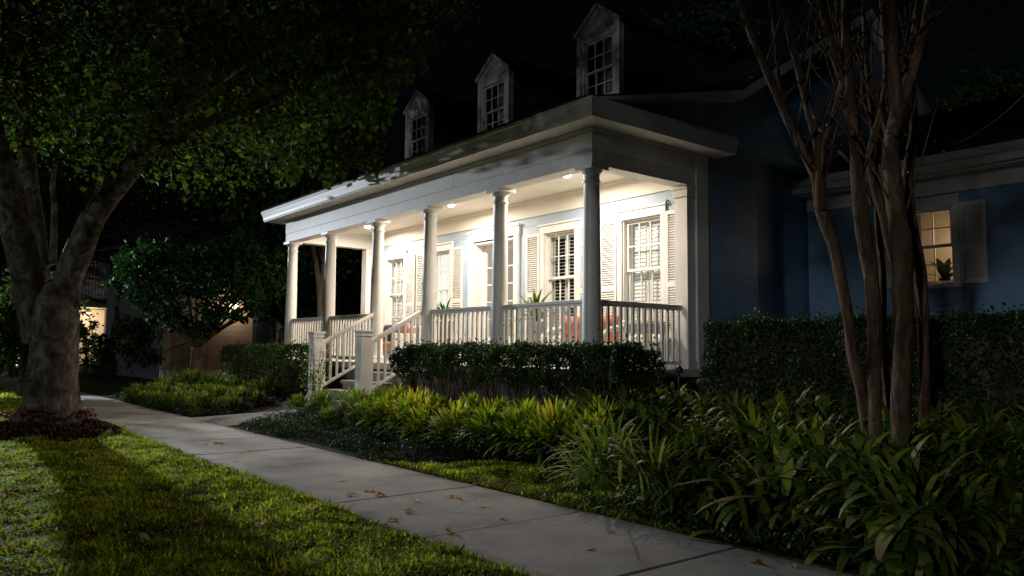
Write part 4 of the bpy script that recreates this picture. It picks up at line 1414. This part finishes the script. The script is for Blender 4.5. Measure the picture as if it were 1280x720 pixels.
# --- bare tree behind the left end of the porch
d1 = 21.0
R1 = lambda px: px*d1/F_PX/2
paths = [
    (PP([(398, 470), (400, 400), (398, 350), (388, 290), (380, 240), (374, 195), (352, 165), (330, 140)], d1), [R1(w) for w in (9, 8, 7, 6, 5, 4, 3, 2)]),
    (PP([(399, 380), (404, 330), (402, 270), (398, 215), (394, 160), (392, 110), (395, 60)], d1, .4), [R1(w) for w in (7, 6, 6, 5, 4, 3, 2)]),
    (PP([(400, 400), (414, 340), (424, 290), (436, 220), (446, 170), (450, 110)], d1, -.3), [R1(w) for w in (6, 5, 5, 4, 3, 2)]),
    (PP([(398, 360), (412, 310), (414, 250), (410, 200), (420, 150)], d1+.5, .3), [R1(w) for w in (5, 4, 4, 3, 2)]),
    (PP([(404, 330), (392, 280), (386, 220), (396, 180)], d1+.5, .3), [R1(w) for w in (4, 4, 3, 2)]),
]
cb = P(398, 465, d1); cb.z = .4
myrtle('crepe_myrtle', 'slim bare crepe myrtle seen through the far left end of the porch', paths, 3, mat='dark_bark', base=tuple(cb), leaves=2, seed=3, lsize=(.05, .09))

def bushy_tree(name, label, px_, py_base, depth, crown_px, trunk_w, n, mat, leaf, seed, bark='dark_bark', cat='tree', gaps=.35, zbase=None, squash=1.0):
    """crown_px = list of (px, py, radius_px) foliage clumps, standing at its own depth"""
    rng = np.random.default_rng(seed); random.seed(seed)
    b0 = P(px_, py_base, depth)
    if zbase is not None: b0.z = zbase
    root = empty(name, tuple(b0), label, cat)
    m = MB()
    s = depth/F_PX
    top = P(*[sum(c[i] for c in crown_px)/len(crown_px) for i in (0, 1)], depth)
    fork = b0.lerp(top, .42)
    if trunk_w:
        limb(m, [b0-Vector((0, 0, .2)), b0.lerp(fork, .5), fork], [trunk_w*s*.62, trunk_w*s*.5, trunk_w*s*.42], 10, .1, 4)
    pts = []; tn = []
    tot = sum(c[2]**2 for c in crown_px)
    for (cx, cy, r) in crown_px:
        rw = r*s
        c = P(cx, cy, depth+random.uniform(-.8, .8)*rw*1.2)
        if trunk_w:
            limb(m, [fork, fork.lerp(c, .5)+Vector((0, 0, .05*depth*.1)), c], [trunk_w*s*.16, trunk_w*s*.10, .01], 6, .05, 3)
        k = int(n*r*r/tot)
        nb = max(3, k//45)
        cc = rng.normal(size=(nb, 3)); cc /= np.linalg.norm(cc, axis=1, keepdims=True)
        cc = np.array(c)+cc*rng.uniform(.3, 1.25, nb)[:, None]*rw*np.array([1, 1, squash])
        ii = rng.integers(0, nb, k)
        q = cc[ii]+rng.normal(size=(k, 3))*rw*.22
        pts.append(q)
        bt = np.clip(rng.normal(.45, .18, nb), 0, 1)
        tn.append(np.clip(bt[ii]+rng.normal(0, .15, k), 0, 1))
    if m.v: m.build('trunk', MT[bark], root)
    pts = np.concatenate(pts); tn = np.concatenate(tn)
    foliage('crown', pts, rng.uniform(.7, 1.3, len(pts))*leaf, mat, tn, root, .5, tuple(b0))
    return root
bushy_tree('magnolia_tree', 'glossy dark green magnolia standing before the tan neighbouring house', 245, 462, 20.5,
           [(185, 342, 32), (225, 330, 34), (270, 328, 34), (308, 335, 32), (200, 378, 32), (245, 365, 38), (290, 358, 36), (325, 350, 26), (178, 322, 18), (255, 397, 22), (300, 388, 14), (215, 400, 16), (158, 340, 16), (335, 325, 20), (150, 318, 9), (140, 362, 10), (340, 372, 12), (345, 312, 10), (275, 398, 13), (318, 392, 13), (222, 404, 12), (196, 396, 11)],
           15, 8500, MT['glossy_leaf'], .15, 8, zbase=.2)
bushy_tree('cone_shrub', 'dark pointed cone-shaped shrub at the lit porch of the far house', 128, 460, 38,
           [(128, 418, 4), (128, 426, 8), (128, 436, 12), (128, 448, 15), (128, 458, 17)], 0, 3500, MT['hedge_leaf'], .13, 9, cat='shrub', zbase=.1)
bushy_tree('round_topiary', 'round leafy bush silhouetted in front of the warm lit porch', 108, 455, 43,
           [(108, 410, 11), (104, 420, 10), (114, 420, 9), (108, 436, 10)], 5, 700, MT['hedge_leaf'], .22, 10, cat='shrub', zbase=.0)
bushy_tree('shrub', 'dark low shrub mass left of the tan house corner', 170, 460, 30,
           [(166, 436, 20), (188, 442, 14), (160, 412, 16), (178, 415, 16)], 0, 3500, MT['hedge_leaf'], .14, 12, cat='shrub', zbase=.1)
bushy_tree('small_tree', 'orange-lit small multi-stem tree at the far left edge', 12, 450, 34,
           [(8, 380, 16), (22, 370, 14), (0, 400, 14), (-14, 385, 16), (12, 350, 16)], 8, 2600, MT['hedge_leaf'], .16, 13, zbase=.1, bark='myrtle_bark')
bushy_tree('low_hedge', 'low dark clipped hedge at the far left by the sidewalk', 12, 462, 36,
           [(-10, 450, 14), (8, 449, 13), (24, 449, 13), (38, 450, 13)], 0, 3000, MT['hedge_leaf'], .12, 14, cat='hedge', zbase=.1)
bushy_tree('background_tree', 'tall dark tree behind the main roof at upper right', 830, 400, 34,
           [(850, 75, 50), (800, 100, 40), (900, 60, 50), (950, 100, 50), (760, 110, 30), (930, 150, 40)], 16, 9000, MT['hedge_leaf'], .26, 15, zbase=.2)
bushy_tree('background_tree', 'dark rounded tree behind the low wing roof at far right', 1235, 400, 32,
           [(1210, 150, 50), (1260, 140, 46), (1170, 170, 34), (1300, 160, 40)], 14, 8000, MT['hedge_leaf'], .26, 16, zbase=.2)
bushy_tree('background_tree', 'dark tree filling the gap between the magnolia and the porch', 350, 440, 26,
           [(330, 250, 44), (345, 300, 40), (320, 340, 36), (350, 360, 34), (300, 230, 40), (370, 240, 30), (440, 380, 26), (430, 330, 34), (385, 340, 34), (385, 400, 26)], 14, 16000, MT['hedge_leaf'], .24, 17, zbase=.2)
bushy_tree('background_tree', 'dark leafy tree behind the big oak at the left edge', 60, 440, 44,
           [(20, 200, 60), (70, 260, 50), (130, 230, 50), (0, 300, 50), (60, 320, 36), (180, 240, 44)], 14, 9000, MT['oak_leaf'], .28, 18, zbase=.2)

# small tree added beyond the oak to shade the sidewalk from the street lamp
vt = empty('sidewalk_shade_tree', (-23.7, 3.05, 0), 'small dark leafy tree added beyond the big oak to shade the sidewalk', 'tree')
m = MB(); random.seed(8); rng = np.random.default_rng(8)
limb(m, [(-23.7, 2.75, -.1), (-23.68, 2.8, .8), (-23.65, 2.9, 1.5)], [.09, .07, .06], 10, .08, 4)
q = []
for k in range(95):
    u = rng.normal(size=3); u /= np.linalg.norm(u)
    c = np.array([-23.6, 3.0, 1.95])+u*rng.uniform(.2, 1)*np.array([1.1, .85, 1.15])
    if k < 24: limb(m, [(-23.65, 2.9, 1.4), tuple((c+np.array([-23.65, 2.9, 1.7]))/2), tuple(c)], [.05, .03, .008], 5, .05, 3)
    q.append(c+rng.normal(size=(110, 3))*.34)
m.build('trunk', MT['dark_bark'], vt)
q = np.concatenate(q)
foliage('crown', q, rng.uniform(.09, .16, len(q)), MT['verge_leaf'], rng.uniform(0, 1, len(q)), vt, .6, (-23.7, 3.05, 0))

# unseen tree added behind the viewer to shade the upper walls
ft = empty('added_shade_tree', (9.0, -8.5, 0), 'tall unseen tree added behind the viewpoint to shade the upper walls', 'tree')
m = MB()
limb(m, [(9, -8.5, -.1), (8.9, -8.5, 2.5), (8.2, -8.4, 4.6)], [.32, .26, .22], 12, .08, 4)
rng = np.random.default_rng(5); random.seed(5)
cc = []
for k in range(150):
    c = np.array([3.2, -8.5, 9.9])+rng.uniform(-1, 1, 3)*np.array([9.6, 3.5, 3.0])
    cc.append(c)
for c in cc[:34]:
    q = Vector((8.2, -8.4, 4.6))
    limb(m, [q, q.lerp(Vector(c), .5)+Vector((0, 0, .9)), c], [.09, .05, .01], 6, .05, 3)
m.build('trunk', MT['oak_bark'], ft)
q = np.concatenate([c+rng.normal(size=(90, 3))*np.array([.9, .8, .6]) for c in cc])
foliage('crown', q, rng.uniform(.22, .38, len(q)), MT['oak_leaf'], rng.uniform(0, 1, len(q)), ft, .6, (9.0, -8.5, 0))

# ------------------------------------------------------------------ neighbouring houses
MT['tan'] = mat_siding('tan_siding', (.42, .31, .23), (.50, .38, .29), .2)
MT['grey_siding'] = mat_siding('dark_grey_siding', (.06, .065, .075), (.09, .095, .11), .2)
nh = empty('house', (-36, 12, .2), 'tan neighbouring house with a lit wall lantern, mostly behind the magnolia', 'house')
hX = -33.0
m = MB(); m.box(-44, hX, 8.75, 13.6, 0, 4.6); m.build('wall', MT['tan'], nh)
m = MB(); m.box(-44, hX-.31, 8.70, 8.748, 0, 4.6); m.build('front_wall', MT['grey_siding'], nh)  # dark panel over the tan front, standing in for shade there
m = MB(); m.box(hX-.3, hX+.04, 8.6, 8.86, .1, 4.6); m.box(hX-.3, hX+.05, 13.5, 13.7, .1, 4.6); m.box(hX+.001, hX+.06, 8.86, 13.5, .1, .4); m.build('corner_board', MT['trim'], nh)
m = MB(); m.box(-44, hX+.5, 8.2, 14.1, 4.6, 4.8); m.prism([(8.2, 4.801), (14.1, 4.801), (11.2, 6.2)], 'x', -44, hX+.5); m.build('roof', MT['shingle'], nh)
m = MB(); m.box(hX+.002, hX+.05, 12.2, 13.1, .5, 2.7); m.build('door', MT['grey_siding'], nh)
m = MB(); m.box(hX+.051, hX+.075, 12.35, 12.95, 1.5, 2.55); m.build('door_glass', MT['glass'], nh)
lan = bpy.data.objects.new('wall_lantern', None); COL.objects.link(lan); lan.parent = nh
lq = Vector((hX+.18, 11.35, 3.15)); lan.location = lq-nh.location
m = MB(); m.lathe(0, 0, [(.02, -.16), (.08, -.14), (.09, .10)], 8); o = m.build('lamp_glass', mat_emit('lantern_glow', (1, .86, .62), 14)); o.parent = lan
m = MB(); m.lathe(0, 0, [(.12, .105), (.02, .22)], 8); m.box(-.17, -.0, -.02, .02, .20, .23); o = m.build('lamp_cap', MT['dark_metal']); o.parent = lan
ld = bpy.data.lights.new('lantern_light', 'POINT'); ld.energy = 34; ld.color = (1, .78, .55); ld.shadow_soft_size = .08
lo = bpy.data.objects.new('lantern_light', ld); COL.objects.link(lo); lo.parent = lan; lo.location = (.25, 0, -.1)
# metal stair rail beside the tan house
m = MB()
a0 = Vector((-31.6, 8.1, .35)); 
for i in range(9):
    t = i/8
    p = Vector((-31.6+0*t, 8.15+1.75*t, .25)); 
    h = .55+.75*t
    m.tube([(p.x, p.y, .2), (p.x, p.y, .2+h+.35)], [.014, .014], 5)
m.tube([(-31.6, 8.15, 1.1), (-31.6, 9.9, 1.85)], [.025, .025], 6)
m.tube([(-31.6, 8.15, .5), (-31.6, 9.9, 1.2)], [.015, .015], 6)
tag(m.build('stair_rail', MT['dark_metal']), 'black metal stair handrail before the tan house wall', 'handrail')

n2 = empty('house', (-55, 11, 0), 'dark two-storey house with a warm lit ground-floor porch, left of the magnolia', 'house')
X2 = -50.0
m = MB()
m.box(-66, X2, 10.4, 22, 0, 7.5)
m.build('wall', MT['grey_siding'], n2)
m = MB(); m.box(-66, X2+.2, 7.8, 10.39, 3.6, 4.12); m.box(-66, X2+.2, 7.8, 10.39, 6.9, 7.3); m.build('porch_deck', MT['brick'], n2)
m = MB()
for yy_ in (7.9, 10.12):
    m.box(X2-.05, X2+.15, yy_, yy_+.25, .2, 3.6); m.box(X2-.05, X2+.15, yy_, yy_+.25, 4.12, 6.9)
m.build('porch_post', MT['step'], n2)
m = MB(); m.box(-66, X2, 7.9, 10.39, 0, .35); m.build('porch_floor', MT['step'], n2)
m = MB(); m.box(X2-3.2, X2-3.0, 7.9, 10.39, .35, 3.6); m.box(X2-3.2, X2-3.0, 7.9, 10.39, 4.12, 6.9); m.build('porch_end_wall', MT['cream'], n2)
m = MB()
k = 8.2
while k < 10.05:
    m.box(X2+.02, X2+.05, k, k+.035, 4.12, 6.8); k += .17
m.box(X2, X2+.07, 8.15, 10.1, 5.2, 5.28)
m.build('balcony_screen', MT['grey_siding'], n2)
m = MB(); m.box(-66, X2+.6, 7.9, 22.4, 7.5, 7.8); m.prism([(7.9, 7.801), (22.4, 7.801), (15, 11)], 'x', -66, X2+.6); m.build('roof', MT['shingle'], n2)
ld = bpy.data.lights.new('porch_lamp', 'POINT'); ld.energy = 170; ld.color = (1, .70, .40); ld.shadow_soft_size = .12
lo = bpy.data.objects.new('porch_lamp', ld); COL.objects.link(lo); lo.parent = n2; lo.location = Vector((X2-1.3, 9.2, 3.1))-n2.location
m = MB(); m.lathe(X2-1.3, 9.2, [(.12, 3.3), (.13, 3.45), (.05, 3.59)], 12); m.build('porch_light', MT['trim'], n2)

# ------------------------------------------------------------------ furniture and pots on the porch
def cushion(c, sx, sy, sz, rx, rz, mat, label, group=None, name='cushion'):
    n = 10
    m = MB(); vs = []; fs = []
    for s in (1, -1):
        for i in range(n+1):
            for j in range(n+1):
                u, v = i/n*2-1, j/n*2-1
                h = ((1-abs(u)**3)*(1-abs(v)**3))**.5
                vs.append((u*sx/2*(1-.06*v*v), s*sy/2*h, v*sz/2*(1-.06*u*u)))
    o_ = (n+1)**2
    for s in (0, 1):
        for i in range(n):
            for j in range(n):
                a = s*o_+i*(n+1)+j
                f = (a, a+1, a+n+2, a+n+1)
                fs.append(f if s else f[::-1])
    m.add(vs, fs, True)
    o = m.build(name, mat)
    o.location = c; o.rotation_euler = (rx, 0, rz)
    return tag(o, label, 'cushion', group)
M_or = mat_noise('rust_orange_cloth', (.42, .13, .07), (.54, .20, .12), 25, .85, .3, 200)
M_navy = mat_noise('navy_cloth', (.02, .03, .06), (.04, .05, .09), 25, .85, .3, 200)
M_blue = mat_noise('light_blue_cloth', (.25, .36, .5), (.34, .46, .6), 25, .85, .3, 200)
M_wick = mat_noise('white_wicker', (.55, .53, .50), (.70, .68, .65), 60, .7, .8, 90)
# white wicker loveseat
ls_ = empty('loveseat', (-9.4, 8.95, FLOOR), 'white wicker loveseat behind the right-hand corner column of the porch', 'loveseat')
m = MB()
m.box(-9.98, -8.60, 8.65, 9.30, 1.34, 1.44); m.build('seat', M_wick, ls_, .03)
m = MB(); m.box(-9.93, -8.62, 9.24, 9.34, 1.40, 1.82); m.build('backrest', M_wick, ls_, .04)
for xx in (-10.0, -8.57):
    m = MB(); limb(m, [(xx, 9.32, 1.72), (xx, 9.1, 1.70), (xx, 8.8, 1.64), (xx, 8.66, 1.5), (xx, 8.68, 1.32)], [.04, .045, .045, .04, .03], 8, 0, 4); m.build('armrest', M_wick, ls_)
for xx in (-9.95, -8.63):
    for y in (8.69, 9.27):
        m = MB(); m.tube([(xx, y, FLOOR), (xx, y, 1.36)], [.022, .028], 8); m.build('leg', M_wick, ls_)
cushion((-9.70, 9.10, 1.68), .52, .16, .46, .18, 0, M_or, 'rust orange back cushion on the loveseat, left of the corner column')
cushion((-8.90, 9.10, 1.67), .62, .16, .46, .18, .08, M_or, 'rust orange back cushion on the loveseat, right of the corner column')
# white console bench
tb = empty('side_table', (-8.18, 9.25, FLOOR), 'long white painted table against the wall under the rightmost window', 'table')
m = MB(); m.box(-8.45, -7.90, 8.95, 9.5, 1.74, 1.78); m.build('tabletop', MT['trim'], tb, .004)
m = MB(); m.box(-8.42, -7.95, 9.0, 9.45, 1.60, 1.739); m.build('apron', MT['siding'], tb)
for xx in (-8.42, -8.0):
    for y in (8.99, 9.42):
        m = MB(); m.box(xx, xx+.05, y, y+.05, FLOOR, 1.60); m.build('leg', MT['trim'], tb)
m = MB(); m.box(-8.40, -8.0, 9.03, 9.42, 1.25, 1.28); m.build('shelf', MT['trim'], tb)
# rust sofa at the left end
so = empty('patio_sofa', (-16.0, 9.1, FLOOR), 'patio sofa with a rust seat behind the stair railing at the left end', 'sofa')
m = MB(); m.box(-16.9, -15.1, 8.75, 9.45, 1.28, 1.48); m.build('seat', M_or, so, .03)
m = MB(); m.box(-16.9, -15.1, 9.38, 9.52, 1.45, 1.85); m.build('backrest', M_wick, so, .03)
for xx in (-16.98, -15.1):
    m = MB(); m.box(xx, xx+.08, 8.75, 9.5, 1.2, 1.68); m.build('armrest', M_wick, so, .02)
for xx in (-16.9, -15.15):
    for y in (8.8, 9.42):
        m = MB(); m.box(xx, xx+.05, y, y+.05, FLOOR, 1.28); m.build('leg', MT['dark_metal'], so)
cushion((-16.1, 9.22, 1.70), .36, .14, .40, .2, .1, M_navy, 'navy cushion on the patio sofa')
cushion((-16.58, 9.22, 1.70), .40, .14, .42, .2, .1, M_or, 'rust orange cushion at the left end of the patio sofa')
cushion((-15.28, 9.18, 1.72), .40, .14, .44, .25, -.3, M_or, 'rust orange cushion tilted at the right end of the patio sofa')
cushion((-15.7, 9.22, 1.70), .36, .14, .38, .2, -.1, M_blue, 'light blue cushion on the patio sofa')

M_pot = mat_noise('glazed_grey_pot', (.30, .32, .34), (.42, .44, .46), 4, .35, .05)
M_dpot = mat_noise('dark_pot', (.03, .03, .03), (.06, .055, .05), 6, .5, .05)
def potted(x, y, pot_h, r, mat, lab, nl, L, W, lmat, seed, el, droop, low=0):
    root = empty('potted_plant', (x, y, FLOOR), lab, 'potted plant')
    m = MB(); m.lathe(x, y, [(r*.7, FLOOR), (r*.75, FLOOR+.02), (r, FLOOR+pot_h-.03), (r*1.08, FLOOR+pot_h-.025), (r*1.08, FLOOR+pot_h), (r*.9, FLOOR+pot_h), (r*.88, FLOOR+pot_h-.04)], 20)
    m.build('pot', mat, root)
    rng = np.random.default_rng(seed); vv = []
    for i in range(nl):
        az = rng.uniform(0, 6.28)
        vv += blade_leaf((x+.03*math.cos(az), y+.03*math.sin(az), FLOOR+pot_h-.02+rng.uniform(0, .12)), az, L*rng.uniform(.7, 1.15), W, rng.uniform(*el), rng.uniform(*droop))
    np_mesh('foliage', vv, 14, lmat, rng.uniform(0, 1, nl), root, (x, y, FLOOR), faces=SEGF(6))
    return root
potted(-10.56, 9.0, .78, .15, M_pot, 'spiky green plant in a tall grey pot under the second window from the right', 60, .58, .05, MT['strap_leaf'], 5, (.2, 1.5), (.8, 2.6))
potted(-13.45, 9.0, .85, .17, M_dpot, 'bushy green plant in a dark pot left of the front door', 60, .46, .05, MT['glossy_leaf'], 6, (.3, 1.5), (.8, 3.0))

# ------------------------------------------------------------------ small garden things
def stake(px_, py_, depth, label, h, gnd):
    p = P(px_, py_, depth)
    root = empty('path_light', (p.x, p.y, gnd), label, 'garden light')
    m = MB(); m.tube([(p.x, p.y, gnd-.05), (p.x, p.y, p.z)], [.012, .012], 8); m.build('stake', MT['dark_metal'], root)
    m = MB(); m.lathe(p.x, p.y, [(.05, p.z), (.045, p.z+.05), (.012, p.z+.09)], 12); m.build('lamp_cap', MT['siding'] if 'grey' in label else MT['dark_metal'], root)
stake(284, 478, 17.5, 'small unlit grey path light standing in the left plant bed', .3, .25)
stake(849, 466, 9.3, 'thin black garden spotlight stake at the right corner of the porch', .3, .40)
m = MB()
p = at_ground(397, 534, .05)
m.box(-.38, .38, -.10, .10, -.08, .09)
o = m.build('kerb_stone', MT['step'], None, .02); o.location = (p[0], p[1], .06); o.rotation_euler = (0, .03, .35)
tag(o, 'pale stone edging block lying at the foot of the green leafy clumps', 'stone')
# reflective marker far left
p = P(22, 449, 33)
bo = empty('bollard', (p.x, p.y, .05), 'slim lit bollard beside the sidewalk at the far left edge', 'bollard')
m = MB(); m.box(p.x-.06, p.x+.06, p.y-.06, p.y+.06, 0, .45); m.box(p.x-.06, p.x+.06, p.y-.06, p.y+.06, 1.25, 1.32); m.build('post', MT['dark_metal'], bo)
m = MB(); m.box(p.x-.045, p.x+.045, p.y-.045, p.y+.045, .451, 1.249); m.build('lamp_glass', mat_emit('bollard_glow', (1, .92, .8), .75), bo)
# overhead cable to the wing
m = MB()
pa = Vector((-5.2, 13.3, 4.72)); pb = P(1330, 62, 9.5)
pts = []
for i in range(17):
    t = i/16
    q = pa.lerp(pb, t); q.z -= .35*4*t*(1-t)*.5
    pts.append(q)
m.tube(pts, [.012]*17, 6)
tag(m.build('cable', MT['step']), 'thin overhead service cable rising from the wing roof', 'cable')

# street lamp on the verge, beyond the oak
LX, LY, LZ = -30.0, 2.72, 5.2
sl = empty('street_lamp', (LX, LY, 0), 'street lamp on the lawn verge beyond the big oak', 'street lamp')
m = MB(); m.tube([(LX, LY, 0), (LX, LY, .6), (LX, LY, .62), (LX, LY, LZ-.35)], [.11, .10, .06, .05], 12); m.build('post', MT['dark_metal'], sl)
m = MB(); m.lathe(LX, LY, [(.05, LZ-.40), (.20, LZ-.34), (.05, LZ-.30)], 12); m.lathe(LX, LY, [(.22, LZ+.28), (.24, LZ+.3), (.10, LZ+.46), (.02, LZ+.52)], 12); m.build('lamp_cap', MT['dark_metal'], sl)
sl_l = bpy.data.lights.new('street_light', 'SPOT'); sl_l.spot_size = math.radians(73); sl_l.spot_blend = 1.0; sl_l.energy = 14500; sl_l.color = (.84, .92, 1.0); sl_l.shadow_soft_size = .15
lo = bpy.data.objects.new('street_light', sl_l); COL.objects.link(lo); lo.parent = sl; lo.location = (0, 0, LZ)
lo.rotation_euler = Vector((math.cos(math.radians(13))*math.cos(math.radians(-8)), math.cos(math.radians(13))*math.sin(math.radians(-8)), -math.sin(math.radians(13)))).to_track_quat('-Z', 'Y').to_euler()
m = MB(); m.lathe(LX, LY, [(.05, LZ-.25), (.06, LZ-.2), (.06, LZ-.18)], 12); m.build('lamp_holder', MT['trim'], sl)

# ------------------------------------------------------------------ sky, faint far light
w = bpy.data.worlds.new('World'); scene.world = w; w.use_nodes = True
nt = w.node_tree
bg = nt.nodes['Background']
sky = nt.nodes.new('ShaderNodeTexSky'); sky.sky_type = 'NISHITA'; sky.sun_disc = False
EL = math.radians(9.5)
sky.sun_elevation = EL
dirv = Vector((-.31, .95, 0)).normalized()          # light travels this way
sunpos = -dirv
sky.sun_rotation = math.atan2(sunpos.x, sunpos.y)
sky.air_density = 2.0; sky.dust_density = 0; sky.ozone_density = 6
nt.links.new(sky.outputs[0], bg.inputs[0])
bg.inputs[1].default_value = .00055
sd = bpy.data.lights.new('sun', 'SUN'); sd.energy = .37; sd.angle = math.radians(1.5); sd.color = (.95, .97, 1.0)
so_ = bpy.data.objects.new('sun', sd); COL.objects.link(so_)
tv = Vector((dirv.x*math.cos(EL), dirv.y*math.cos(EL), -math.sin(EL)))
so_.rotation_euler = tv.to_track_quat('-Z', 'Y').to_euler()

scene.view_settings.view_transform = 'Standard'
scene.view_settings.look = 'None'
scene.view_settings.exposure = 0
scene.view_settings.gamma = 1
scene.cycles.use_denoising = True
scene.cycles.max_bounces = 6
scene.cycles.diffuse_bounces = 4
scene.cycles.transparent_max_bounces = 8
scene.cycles.sample_clamp_indirect = 4

for o in list(bpy.data.objects):
    if 'used' in o: del o['used']
